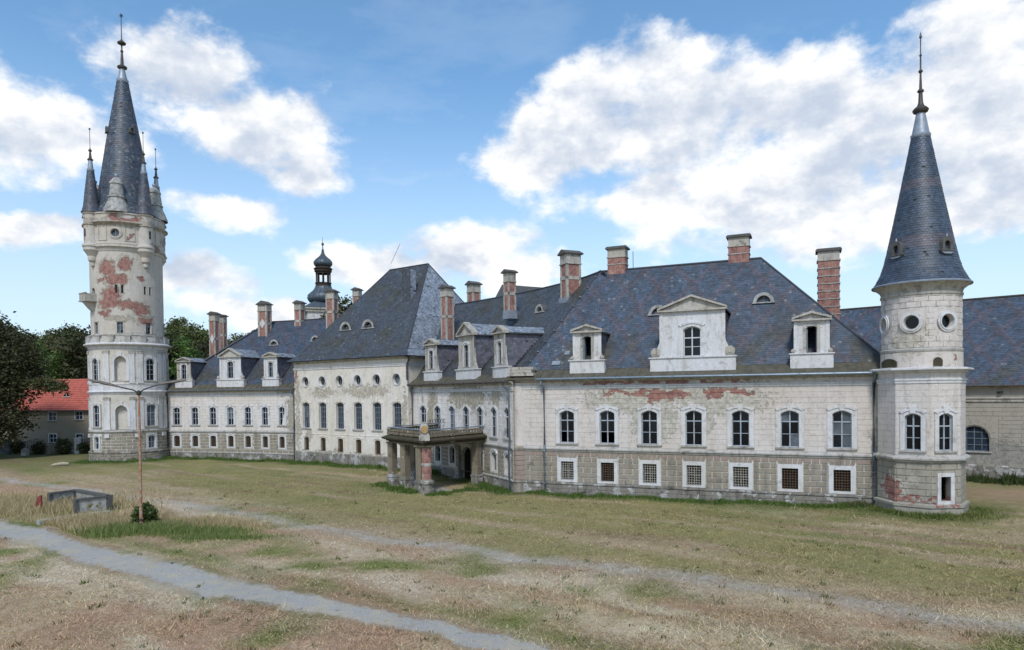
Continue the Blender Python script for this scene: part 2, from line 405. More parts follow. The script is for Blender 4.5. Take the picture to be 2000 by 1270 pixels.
# ------------------------------------------------------------------ windows
WIN = {}
def ring(mb, inner, outer, y0, y1):
    n = len(inner)
    for i in range(n):
        j = (i + 1) % n; a, b, c, d = inner[i], inner[j], outer[j], outer[i]
        mb.quad((a[0], y0, a[1]), (d[0], y0, d[1]), (c[0], y0, c[1]), (b[0], y0, b[1]))
        mb.quad((d[0], y0, d[1]), (d[0], y1, d[1]), (c[0], y1, c[1]), (c[0], y0, c[1]))
        mb.quad((a[0], y0, a[1]), (b[0], y0, b[1]), (b[0], y1, b[1]), (a[0], y1, a[1]))
def win_type(key, w, h, r=0., pointed=False, cols=2, rows=(.34, .67), thick=.095, bar=.045, rec=.2, sur=.3, sur_out=.07, sur_mat='trim', fr_mat='frame',
             sill=True, key_h=0., grille=0., gr_mat='grille', below=0., glass='glass', round_=False):
    d = {'h': h, 'w': w}
    f = MB()
    ol = circ(w / 2, 20, 0, h / 2) if round_ else arch(w, h, r, 8, pointed)
    il = circ(w / 2 - .06, 20, 0, h / 2) if round_ else arch(w - .14, h - .14, max(0, r - .01) if r else 0, 8, pointed, 0, .07)
    ring(f, il, ol, rec, rec + .08)
    def top(x):
        if round_: return h / 2 + math.sqrt(max(0, (w / 2) ** 2 - x * x))
        if r <= 0: return h
        if pointed: return h - r * (abs(x) / (w / 2)) ** 1.25
        Rr = (w * w / 4 + r * r) / (2 * r); return h - Rr + math.sqrt(max(0, Rr * Rr - x * x))
    def bot(x): return h / 2 - math.sqrt(max(0, (w / 2) ** 2 - x * x)) if round_ else 0.
    xs = [-w / 2 + w * i / cols for i in range(cols + 1)]
    for i, x in enumerate(xs[1:-1]):
        t = thick if (cols % 2 == 0 and i == cols // 2 - 1) else bar
        f.b(x - t / 2, x + t / 2, rec - .015, rec + .07, bot(x), top(x) - .01)
    zs = [0.] + [h * q for q in rows] + [h]
    for i, z in enumerate(zs[1:-1]):
        t = thick if i == len(zs) - 3 and not round_ else bar
        hw = math.sqrt(max(0, (w / 2) ** 2 - (z - h / 2) ** 2)) if round_ else w / 2
        f.b(-hw + .02, hw - .02, rec - .02, rec + .06, z - t / 2, z + t / 2)
    d['frame'] = f.mesh('window_frame', fr_mat)
    d['panes'] = []
    for i in range(cols):
        for j in range(len(zs) - 1):
            x0, x1 = xs[i], xs[i + 1]; n = 6
            up = [(x0 + (x1 - x0) * k / n) for k in range(n + 1)]
            pts = [(x, max(zs[j], bot(x))) for x in up] + [(x, min(zs[j + 1], top(x))) for x in up[::-1]]
            if (x1 - x0) < .02 or max(p[1] for p in pts[n + 1:]) - min(p[1] for p in pts[:n + 1]) < .03: continue
            cx, cz = sum(p[0] for p in pts) / len(pts), sum(p[1] for p in pts) / len(pts)
            q = MB(); q.face([(x - cx, 0, z - cz) for x, z in pts]); d['panes'].append((q.mesh('pane', glass), (cx, rec + .045, cz)))
    if sur:
        q = MB()
        if round_: ring(q, circ(w / 2, 20, 0, h / 2), circ(w / 2 + sur, 20, 0, h / 2), -sur_out, 0.02); ring(q, circ(w / 2 + .03, 20, 0, h / 2), circ(w / 2 + sur * .5, 20, 0, h / 2), -sur_out - .05, 0.)
        else:
            ring(q, arch(w, h, r, 8, pointed), arch(w + 2 * sur, h + sur + below, r * 1.12 if r else 0, 8, pointed, 0, -below), -sur_out, .02)
            if r and not pointed:   # raised hood along the head
                a = arch(w + 1.3 * sur, h + .7 * sur, r * 1.08, 8); c = arch(w + 2 * sur + .1, h + sur + .06, r * 1.12, 8)
                for k in range(2, len(a) - 1):
                    q.hexa([(a[k][0], -sur_out - .06, a[k][1]), (c[k][0], -sur_out - .06, c[k][1]), (c[k + 1][0], -sur_out - .06, c[k + 1][1]), (a[k + 1][0], -sur_out - .06, a[k + 1][1]),
                            (a[k][0], 0, a[k][1]), (c[k][0], 0, c[k][1]), (c[k + 1][0], 0, c[k + 1][1]), (a[k + 1][0], 0, a[k + 1][1])])
        d['sur'] = q.mesh('surround', sur_mat)
    if sill:
        q = MB(); q.b(-w / 2 - sur - .04, w / 2 + sur + .04, -.16, .05, -below - .12, -below - .003); d['sill'] = q.mesh('sill', 'ledge')
    if key_h:
        q = MB(); t = h + .02
        q.prism([(-.16, -.14, t), (.16, -.14, t), (.25, -.14, t + key_h), (-.25, -.14, t + key_h)], (0, .16, 0)); d['key'] = q.mesh('keystone', sur_mat)
    if grille:
        q = MB(); n = int(w / grille); 
        for i in range(1, n): x = -w / 2 + w * i / n; q.b(x - .019, x + .019, .05, .075, 0.01, top(x) - .01)
        n = int(h / grille)
        for i in range(1, n): z = h * i / n; q.b(-w / 2 + .01, w / 2 - .01, .028, .05, z - .019, z + .019)
        d['grille'] = q.mesh('grille', gr_mat)
    d['outline'] = lambda sx, z: circ(w / 2, 20, sx, z + h / 2) if round_ else arch(w, h, r, 8, pointed, sx, z)
    WIN[key] = d
    return d
def place_win(parent, key, p, rz, drop=0., flat=False, name='window'):
    """window > panes, surround ...; flat: everything straight under the parent (already a part)"""
    d = WIN[key]; loc = Vector(p) - wl(parent); pale = random.random() < .14
    o = inst('window_frame' if flat else name, d['frame'], parent, loc, rz)
    ch = []
    for me, c in d['panes']:
        if random.random() < drop: continue
        ch.append(('pane', me, c, random.uniform(-.02, .02)))
    for k, nm in (('sur', 'surround'), ('sill', 'sill'), ('key', 'keystone'), ('grille', 'grille')):
        if k in d: ch.append((nm, d[k], (0, 0, 0), 0.))
    for nm, me, c, rx in ch:
        if flat:
            q = Vector(c); q.rotate(Matrix.Rotation(rz, 3, 'Z')); inst(nm, me, parent, loc + q, rz, rx=rx)
        else:
            k = inst(nm, me, o, c, random.uniform(-.015, .015) if nm == 'pane' else 0, rx=rx)
            if nm == 'pane' and pale and random.random() < .7: k.material_slots[0].link = 'OBJECT'; k.material_slots[0].material = M['glass_pale']
    return o

# ------------------------------------------------------------------ stone blocks
def unit_block(mat, ch=.08):
    q = MB(); c = ch
    # chamfered front (towards -y), open at the back
    a = [(-.5, .5, -.5), (.5, .5, -.5), (.5, .5, .5), (-.5, .5, .5)]; m = [(x, -.1, z) for x, y, z in a]
    f = [(x * (1 - c), -.5, z * (1 - 2 * c)) for x, y, z in a]
    q.face(f)
    for i in range(4):
        j = (i + 1) % 4; q.quad(m[i], m[j], f[j], f[i]); q.quad(a[i], a[j], m[j], m[i])
    return q.mesh('stone_block', mat)
def cut(rows, obst):
    """rows: (s0,s1,z0,z1); cut out the obstacle rectangles"""
    res = []
    for (s0, s1, z0, z1) in rows:
        iv = [(s0, s1)]
        for (a, b, c, d) in obst:
            if d <= z0 + .06 or c >= z1 - .06: continue
            nv = []
            for (p, q) in iv:
                if b <= p or a >= q: nv.append((p, q)); continue
                if a > p: nv.append((p, a))
                if b < q: nv.append((b, q))
            iv = nv
        res += [(p, q, z0, z1) for p, q in iv if q - p > .16]
    return res
def blocks(parent, path, rects, proud, me, gap=.02, limit=290, name='stone_block', out=0.):
    base = wl(parent); rects = sorted(rects, key=lambda r: -(r[1] - r[0]) * (r[3] - r[2]))
    for (s0, s1, z0, z1) in rects[:limit]:
        s = (s0 + s1) / 2; p = path.P(s, out + proud / 2 - .02 + random.uniform(-.004, .004), (z0 + z1) / 2)
        inst(name, me, parent, p - base, path.rz(s), (s1 - s0 - gap, proud + .04, z1 - z0 - gap))
    if len(rects) > limit:
        q = MB(); vv = [v.co.copy() for v in me.vertices]; ff = [tuple(p.vertices) for p in me.polygons]
        for (s0, s1, z0, z1) in rects[limit:]:
            s = (s0 + s1) / 2; p = path.P(s, out + proud / 2 - .02, (z0 + z1) / 2); rz = path.rz(s); b = len(q.v); c_, s_ = math.cos(rz), math.sin(rz)
            for v in vv:
                x, y, z = v.x * (s1 - s0 - gap), v.y * (proud + .04), v.z * (z1 - z0 - gap)
                q.v.append((p.x + x * c_ - y * s_, p.y + x * s_ + y * c_, p.z + z))
            for f in ff: q.f.append(tuple(b + i for i in f)); q.c.append(None)
        o = q.build('stone_blocks', me.materials[0].name, parent); o['kind'] = 'stuff'
def course_rows(s0, s1, z0, z1, hrow, length, stagger=.5):
    n = max(1, round((z1 - z0) / hrow)); h = (z1 - z0) / n; r = []
    for i in range(n):
        s = s0 - (length * stagger if i % 2 else 0)
        while s < s1 - .05:
            a, b = max(s, s0), min(s + length, s1)
            if b - a > .1: r.append((a, b, z0 + i * h, z0 + (i + 1) * h))
            s += length
    return r

# ------------------------------------------------------------------ slates
def slate_colour(kind):
    def f(u, v):
        j = random.uniform(.72, 1.22); n = .5 + .55 * mn.noise((u * .3, v * .3, 2.)) + .25 * mn.noise((u * .8, v * .8, 7.))
        blue = np.array((.066, .090, .130)); pur = np.array((.092, .086, .108)); grey = np.array((.075, .080, .090)); moss = np.array((.075, .072, .055))
        if kind == 'diamond':
            a = u / 3.1; b = v / 4.6
            d = min(abs((a + b) % 1 - .5), abs((a - b) % 1 - .5))
            c = pur if d < .10 else blue
            if abs((a + b) % 1) < .10 and abs((a - b) % 1) < .10: c = pur
            c = c * (1 - .55 * max(0, n - .5)) 
            k = max(0., min(1., (n - .52) * 4)) * max(0., 1 - v / 7.)
            c = c * (1 - k) + moss * k
        elif kind == 'grey':
            c = grey * .85 + blue * .15; k = max(0., min(1., (n - .5) * 3)); c = c * (1 - k) + moss * k
        elif kind == 'light': c = np.array((.29, .325, .38)) * random.uniform(.8, 1.15)  # sky sheen of right-facing slates painted in as a paler colour
        elif kind == 'cone':
            c = blue * .92
            if (v % 4.3) < .85: c = pur * 1.15
        elif kind == 'tower':
            c = blue * .75 + grey * .25
            if (v % 5.5) < 1.2 and random.random() < .6: c = pur
            if random.random() < .12: c = np.array((.15, .155, .165))
        elif kind == 'cheek': c = pur * 1.7 if random.random() < .7 else grey * 1.9
        else: c = grey
        return tuple(c * j)
    return f
def slates_poly(mb, O, ax, up, poly, sw, sh, cf, lift=.018):
    """O origin, ax along the eave, up along the slope (unit vectors); poly convex in (a, b)"""
    O, ax, up = Vector(O), Vector(ax), Vector(up); nrm = ax.cross(up)
    b0, b1 = min(p[1] for p in poly), max(p[1] for p in poly)
    n = int((b1 - b0) / sh)
    for j in range(n):
        lo = b0 + j * sh; hi = lo + sh * 1.12; mid = lo + sh * .5
        xs = []
        for i in range(len(poly)):
            p, q = poly[i], poly[(i + 1) % len(poly)]
            if (p[1] > mid) != (q[1] > mid): xs.append(p[0] + (q[0] - p[0]) * (mid - p[1]) / (q[1] - p[1]))
        if len(xs) < 2: continue
        x0, x1 = min(xs), max(xs); a = x0 - (sw * .5 if j % 2 else sw * random.uniform(.9, 1))
        while a < x1:
            l, r = max(a, x0), min(a + sw * .96, x1)
            if r - l > .04 and random.random() > .012:
                c = cf(l, lo) if random.random() > .012 else (.17, .18, .19); k = lift * random.uniform(.6, 1.5)
                p = [O + ax * l + up * lo + nrm * k, O + ax * r + up * lo + nrm * k, O + ax * r + up * hi + nrm * .004, O + ax * l + up * hi + nrm * .004]
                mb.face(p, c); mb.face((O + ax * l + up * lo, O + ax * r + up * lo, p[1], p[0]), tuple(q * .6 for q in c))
            a += sw
def slates_loft(mb, fn, L0, L1, H, sw, sh, cf, lift=.018, clip=None, closed=False):
    """fn(t, v) -> point, 0..1 both; L0/L1 lower and upper length, H slope length"""
    n = int(H / sh)
    for j in range(n):
        v0 = j / n; v1 = min(1., (j + 1.12) / n); Lr = L0 + (L1 - L0) * v0; m = max(5, int(Lr / sw)); o = .5 if j % 2 else 0.
        for i in range(m if closed or not o else m + 1):
            t0 = (i - o) / m; t1 = t0 + .97 / m
            if not closed: t0, t1 = max(0, t0), min(1, t1)
            if t1 - t0 < .1 / m or random.random() < .01 or (clip and not clip((t0 + t1) / 2, v0)): continue
            a, b, c, d = fn(t0, v0), fn(t1, v0), fn(t1, v1), fn(t0, v1)
            nr = (b - a).cross(d - a)
            if nr.length < 1e-9: continue
            nr.normalize(); k = nr * lift * random.uniform(.6, 1.5); c_ = cf((t0 if not closed else t0) * Lr, v0 * H)
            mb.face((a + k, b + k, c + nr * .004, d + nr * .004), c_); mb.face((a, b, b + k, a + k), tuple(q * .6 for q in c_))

# ------------------------------------------------------------------ plan of the palace
RW = Path(1.4, 63.0, 23.56)                    # long right wing
_p = Path(0, 0, 47, .88).P(21.6, 0, 0)
MW = Path(.1 - _p.x, 63.2 - _p.y, 47, .88)     # curved wing with the portico
_p = Path(0, 0, 9, .8).P(1.5, 0, 0)
LW = Path(-49.3 - _p.x, 100.3 - _p.y, 9, .8)   # curved wing beside the great tower
PV = Path(-29.7, 93.3, 36)                     # centre pavilion
TX, TY, TR = -55.7, 99.5, 5.0                  # great tower
CX, CY = 30.06, 50.17                          # corner turret
def gh(x, y):
    """height of the ground"""
    z = -.42 + .28 * math.exp(-((x - 34) / 14) ** 2 - ((y - 52) / 16) ** 2) - .26 * math.exp(-((x + 1) / 10) ** 2 - ((y - 64) / 10) ** 2) + .1 * math.exp(-((x + 56) / 12) ** 2 - ((y - 96) / 12) ** 2)
    z += .10 * math.sin(x * .21 + y * .13) + .06 * math.sin(x * .53 - y * .41 + 1) + .035 * math.sin(x * 1.3 + 2 * math.sin(y * .6))
    d = (y - (30.6 - .69 * x)) / 1.22          # low bank of cuttings between the two tracks
    if -6 < x < 16: z += .38 * math.exp(-(d / 1.1) ** 2) * math.exp(-((x - 5) / 6.5) ** 2)
    if y > 128 and x < 40:
        t = min(1, (y - 128) / 80); q = max(0., min(1, (40 - x) / 130)); z += 17 * t * t * (3 - 2 * t) * q ** .6
    return z

# ------------------------------------------------------------------ materials of the place
plaster('plaster_right', (.635, .575, .545), frame=('flat', 1.4, 63, 23.56), amount=.34, under=(.52, .48, .41),
        patches=[(10.3, 8.45, .8, .38), (11.9, 8.3, 1.3, .55), (13.7, 8.45, 1.0, .45), (8.4, 8.6, 1.3, .26), (8.2, 9.5, 2.9, .24), (12.5, 9.55, 2.9, .26), (16.7, 8.55, .9, .42), (18.5, 8.6, 1.1, .3), (17.5, 9.5, 2.6, .24), (-.6, 1.6, .7, .3)],
        upatches=[(8.6, 8.0, 3.2, 1.1), (12.4, 8.4, 4.0, .9), (12.7, 6.4, .9, 1.6), (17.5, 7.8, 3.3, 1.1), (14, 9.5, 10, .28), (16, 6.2, .6, 1.2), (29, 5.2, .8, 1.6), (10.2, 6.2, .5, 1.6)])
plaster('plaster_mid', (.72, .675, .65), frame=('flat', 0, 63, 57), amount=.4, courses=(1.1, .42), under=(.42, .37, .29),
        patches=[(-15.5, 1.6, .5, .5)], upatches=[(-12.5, 8.3, 1.6, 1.2), (-9.2, 8.2, 2.8, 1.4), (-7.5, 6.0, 1.0, 1.6), (-4.2, 8.2, 1.3, .9), (-17.5, 7.2, .9, 2.4), (-18.2, 5, .7, 2.4), (-11, 5.4, .5, 1.4)])
plaster('plaster_left', (.69, .64, .615), frame=('flat', -40, 97, 17), amount=.38, courses=(1.15, .42), under=(.40, .36, .30),
        patches=[(15, 1.6, .3, .3)], upatches=[(10, 6.0, .8, 3.5), (10.4, 2.4, .9, 1.6), (9.4, 9, 1.6, .5)])
plaster('plaster_pav', (.72, .665, .61), frame=('flat', -29.7, 93.3, 36), amount=.32, under=(.50, .44, .36),
        patches=[(.3, 11.2, .22, .9)], upatches=[(.6, 8.5, .5, 2.6), (.6, 4, .7, 2.5), (14, 9.1, 4, .8), (6, 9.0, 2.6, .6), (9, .9, 12, .35), (21, 6, .5, 3), (8.5, 1.4, .7, .5), (3, 3.3, .6, 1)])
TP = [(-.15, 26.6, 1.08, 1.0), (2.24, 27.3, .64, 1.0), (.69, 25.0, 1.07, .71), (1.75, 25.0, .72, .64), (-1.0, 24.8, .57, .36), (4.13, 25.3, .54, .28), (.24, 22.9, 1.35, 1.0), (-.07, 21.7, 1.48, .71),
      (2.37, 21.6, 1.71, .57), (4.21, 20.9, .93, .85), (4.74, 19.4, 1.06, .57), (-.82, 20.3, .74, .43), (.39, 25.8, .63, .85), (1.0, 33.4, .7, .42), (2.4, 33.2, 1.2, .22), (3.6, 33.5, .4, .3), (2.9, 31, .25, .3), (-3.6, 31.2, .8, 1.3), (6, 29.9, .8, .4)]
plaster('plaster_tower', (.55, .505, .46), frame=('cyl', TX, TY, 4.65), amount=.42, under=(.42, .37, .31), patches=TP, upatches=[(1.5, 19.6, 2.2, .4), (4, 16.9, 5, .6), (0, 33, 8, .5)])
plaster('plaster_tower_low', (.61, .57, .525), frame=('cyl', TX, TY, 5.0), amount=.45, under=(.50, .45, .38), chips=.74)
plaster('plaster_turret', (.65, .592, .565), frame=('cyl', CX, CY, 2.7), amount=.42, under=(.55, .50, .42), patches=[(.9, 10.7, .25, .14)], upatches=[(-2.4, 12, 1.2, 1.0), (0, 15.9, 9, .3)])
plaster('plaster_grey', (.30, .285, .26), frame=None, amount=.5, chips=.72)
plaster('plaster_back', (.40, .365, .32), frame=('flat', 44.5, 67.5, 40), amount=.5, under=(.33, .31, .28), patches=[(0, -9, 1, 1)], upatches=[(2, 2.2, 14, 1.2)])
plaster('rustic', (.32, .28, .232), dirt=(.16, .14, .12), amount=.75, chips=.78, under=(.48, .45, .40))
plaster('rustic_pink', (.335, .255, .225), dirt=(.22, .18, .155), amount=.55, chips=.78, under=(.45, .41, .36))
plaster('rustic_bed', (.64, .605, .55), dirt=(.25, .22, .19), amount=.5, chips=.75)
plaster('rustic_turret', (.36, .33, .28), frame=('cyl', CX, CY, 2.8), dirt=(.24, .21, .18), amount=.5, under=(.46, .42, .36),
        patches=[(-3.75, 1.4, 1.1, .8), (-2.6, .78, 1.3, .24), (-.3, .75, 1.2, .16), (.6, .7, .5, .25)], upatches=[(-2.2, 2, .6, .5)])
plaster('rubble', (.25, .23, .205), dirt=(.10, .09, .08), amount=1.0, chips=.48, under=(.46, .44, .42))
plaster('trim', (.64, .63, .65), dirt=(.34, .31, .27), amount=.5, chips=.78)
plaster('trim_old', (.47, .44, .40), dirt=(.22, .20, .17), amount=.9, chips=.70)
plaster('ledge', (.46, .44, .42), dirt=(.20, .19, .17), amount=.8, chips=.76)
plaster('mossy', (.075, .064, .043), dirt=(.04, .037, .027), amount=.9, chips=.62, under=(.30, .27, .21))
plaster('pillar', (.25, .21, .16), dirt=(.11, .09, .07), amount=.7, chips=.66)
m, g, b = new_mat('brick', .85, .2)
P = pos(g); uv = frame_uv(g, P, None); g.link(g.mix(g.sm(g.noise(P, 1.5, 6, .65), .58, .72), brick_col(g, uv, P), (.42, .36, .30)), b.inputs['Base Color']); bump(g, b, g.noise(P, 14, 3), .4, .03)
simple('slate_base', (.055, .058, .066), .6, .3)
attr_mat('slate', .52, .42, 1.2, .45)
simple('tin', (.11, .096, .07), .66, .3, 0, .45, 1.6, (.065, .062, .045))
simple('lead', (.30, .335, .385), .5, .5, .3, .3, 2.)
simple('copper', (.085, .11, .135), .5, .5, .2, .35, 1.)
simple('gutter', (.17, .19, .215), .45, .5, .5, .3, 2.)
simple('gutter_blue', (.20, .25, .31), .45, .5, .4, .25, 2.)
simple('pipe_rust', (.095, .075, .068), .6, .4, .2, .35, 2.)
simple('iron', (.055, .052, .05), .6, .4, .4, .3, 5.)
simple('finial', (.10, .085, .075), .55, .45, .5, .35, 4.)
simple('frame', (.36, .40, .45), .6, .3, 0, .3, 3.)
simple('frame_dark', (.20, .23, .265), .6, .3, 0, .3, 3.)
simple('frame_white', (.60, .61, .63), .6, .3, 0, .2, 3.)
simple('grille', (.42, .375, .31), .75, .3, .1, .4, 4.)
simple('grille_rust', (.13, .082, .05), .8, .3, .1, .4, 4.)
simple('curtain', (.62, .60, .57), .9, .1)
simple('dark_wood', (.045, .035, .028), .8, .2)
simple('stone_grey', (.42, .405, .38), .85, .2, 0, .35, 2., (.18, .175, .16))
simple('stone_dark', (.12, .115, .108), .85, .2, 0, .35, 3.)
simple('ochre', (.42, .26, .11), .7, .2)
simple('red_paint', (.23, .05, .045), .6, .3)
simple('blue_paint', (.02, .04, .09), .5, .4)
simple('log', (.42, .36, .27), .85, .2)
simple('bark', (.075, .06, .047), .9, .2, 0, .4, 3.)
simple('rust', (.33, .135, .065), .85, .2, 0, .45, 5., (.40, .33, .27))
simple('lamp_cover', (.20, .17, .145), .75, .3, .1, .35, 3.)
plaster('house_wall', (.33, .285, .225), amount=.4, chips=.8)
simple('tile_red', (.50, .135, .10), .75, .25, 0, .25, 1.5)
def glass(name, col):
    m, g, b = new_mat(name, .05, .3)
    P = pos(g); n = g.noise(P, 1.2, 4, .6)
    oi = g.node('ShaderNodeObjectInfo').outputs['Random']
    c = g.mix(g.m('MULTIPLY', oi, g.sm(n, .35, .7)), col, tuple(x * 2.5 + .003 for x in col)); g.link(c, b.inputs['Base Color'])
    g.link(g.sm(g.noise(P, 6, 4, .6), .3, .8, .03, .25), b.inputs['Roughness'])
glass('glass', (.003, .004, .006)); glass('glass_blue', (.02, .03, .045)); glass('glass_brown', (.028, .018, .010)); glass('glass_pale', (.075, .085, .10))

BLK_W = {k: unit_block(k, .02) for k in ('plaster_right', 'plaster_turret', 'plaster_mid', 'plaster_back')}
BLK_R = {k: unit_block(k, .05) for k in ('rustic', 'rustic_pink', 'rustic_turret', 'pillar', 'ledge', 'rubble')}

# ------------------------------------------------------------------ window kinds
win_type('rw_up', 1.34, 2.9, .24, rows=(.36, .70), sur=.36, key_h=.52, below=.0, rec=.16)
win_type('rw_low', 1.2, 1.67, 0, cols=2, rows=(.5,), sur=.33, sill=False, below=.18, grille=.19, rec=.24, fr_mat='frame_dark', sur_out=.09)
win_type('rw_low_b', 1.2, 1.67, 0, cols=2, rows=(.5,), sur=.33, sill=False, below=.18, grille=.19, gr_mat='grille_rust', rec=.3, fr_mat='dark_wood', sur_out=.09)
win_type('mw_up', 1.28, 2.96, .42, pointed=True, rows=(.34, .68), sur=.22, key_h=.0, rec=.16)
win_type('mw_low', 1.05, 1.85, .4, cols=1, rows=(.5,), sur=.26, sill=False, below=.2, rec=.28, fr_mat='frame_dark', sur_out=.09)
win_type('lw_up', 1.04, 2.55, .2, rows=(.36, .70), sur=.32, key_h=.45, rec=.14)
win_type('lw_low', .95, 1.6, .16, cols=2, rows=(.5,), sur=.27, sill=False, below=.2, grille=.19, gr_mat='grille_rust', rec=.22, glass='glass_brown', fr_mat='dark_wood', sur_out=.08)
win_type('pv_tall', 1.5, 3.4, .26, cols=4, rows=(.22, .44, .64, .82), thick=.07, sur=.2, sur_out=.04, key_h=.45, rec=.3, fr_mat='frame_dark', glass='glass_blue', sur_mat='plaster_pav')
win_type('pv_round', 1.26, 1.26, round_=True, cols=3, rows=(), sur=.2, sur_out=.05, sill=False, rec=.3, fr_mat='frame_dark')
win_type('pv_low', 1.02, 1.75, .16, cols=2, rows=(.5,), sur=.22, sur_out=.03, sill=False, rec=.3, grille=.2, gr_mat='grille_rust', glass='glass_brown', fr_mat='dark_wood', sur_mat='plaster_pav')
win_type('tu_up', 1.0, 2.6, .2, rows=(.34, .66), sur=.3, key_h=.5, rec=.16)
win_type('tu_low', .72, 1.7, 0, cols=1, rows=(), sur=.26, sill=False, below=.24, rec=.4, sur_out=.08, fr_mat='dark_wood')
win_type('tu_round', .98, .98, round_=True, cols=1, rows=(), sur=.25, sur_out=.07, sill=False, rec=.28, fr_mat='frame_dark')
win_type('tw_arch', 1.25, 3.1, .6, rows=(.28, .5, .72), sur=.3, sur_out=.06, rec=.18, key_h=.4)
win_type('tw_seg', 1.35, 3.05, .2, rows=(.3, .62), sur=.3, sur_out=.06, rec=.18, key_h=.35)
win_type('tw_low', 1.05, 1.75, .22, rows=(.5,), sur=.26, sur_out=.06, sill=False, below=.15, rec=.2)
win_type('tw_sq', .78, 1.55, .06, rows=(.33, .66), sur=.12, sur_out=.02, sill=False, rec=.2, fr_mat='frame_dark', sur_mat='plaster_tower')
win_type('tw_slit', .34, 1.15, 0, cols=1, rows=(), sur=.1, sur_out=.02, sill=False, rec=.2, fr_mat='frame_dark', sur_mat='plaster_tower')
win_type('tw_round', 1.1, 1.1, round_=True, cols=2, rows=(.5,), sur=.3, sur_out=.08, sill=False, rec=.2, fr_mat='frame_dark', sur_mat='plaster_tower')
win_type('do_small', .8, 2.1, .14, rows=(.36, .68), sur=.2, sur_out=.05, sill=False, rec=.15, fr_mat='frame_dark')
win_type('do_big', 1.4, 2.5, .24, rows=(.32, .62), sur=.34, sur_out=.06, sill=False, rec=.18, fr_mat='frame_white')
win_type('do_mbig', 1.0, 2.4, .24, rows=(.36, .68), sur=.24, sur_out=.05, sill=False, rec=.15, fr_mat='frame_dark')
win_type('house', 1.25, 1.45, 0, rows=(.5,), sur=.16, sur_out=.03, rec=.12, fr_mat='frame_white', sur_mat='frame_white', glass='glass_blue')
win_type('lunette', 2.5, 2.5, 1.25, cols=4, rows=(.25, .5, .75), sur=.16, sur_out=.03, rec=.25, fr_mat='frame_dark', glass='glass_blue', sur_mat='plaster_back', thick=.06)

ROOF_R = [(-.62, 9.95), (.7, 10.75), (7.6, 20.6)]
ROOF_C = [(-.58, 9.78), (.7, 10.55), (9.9, 20.4)]
ROOF_L = [(-.58, 9.56), (.7, 10.35), (9.9, 20.2)]
def roof_d(prof, z):
    for (d0, z0), (d1, z1) in zip(prof, prof[1:]):
        if z <= z1: return d0 + (d1 - d0) * (z - z0) / (z1 - z0)
    return prof[-1][0]

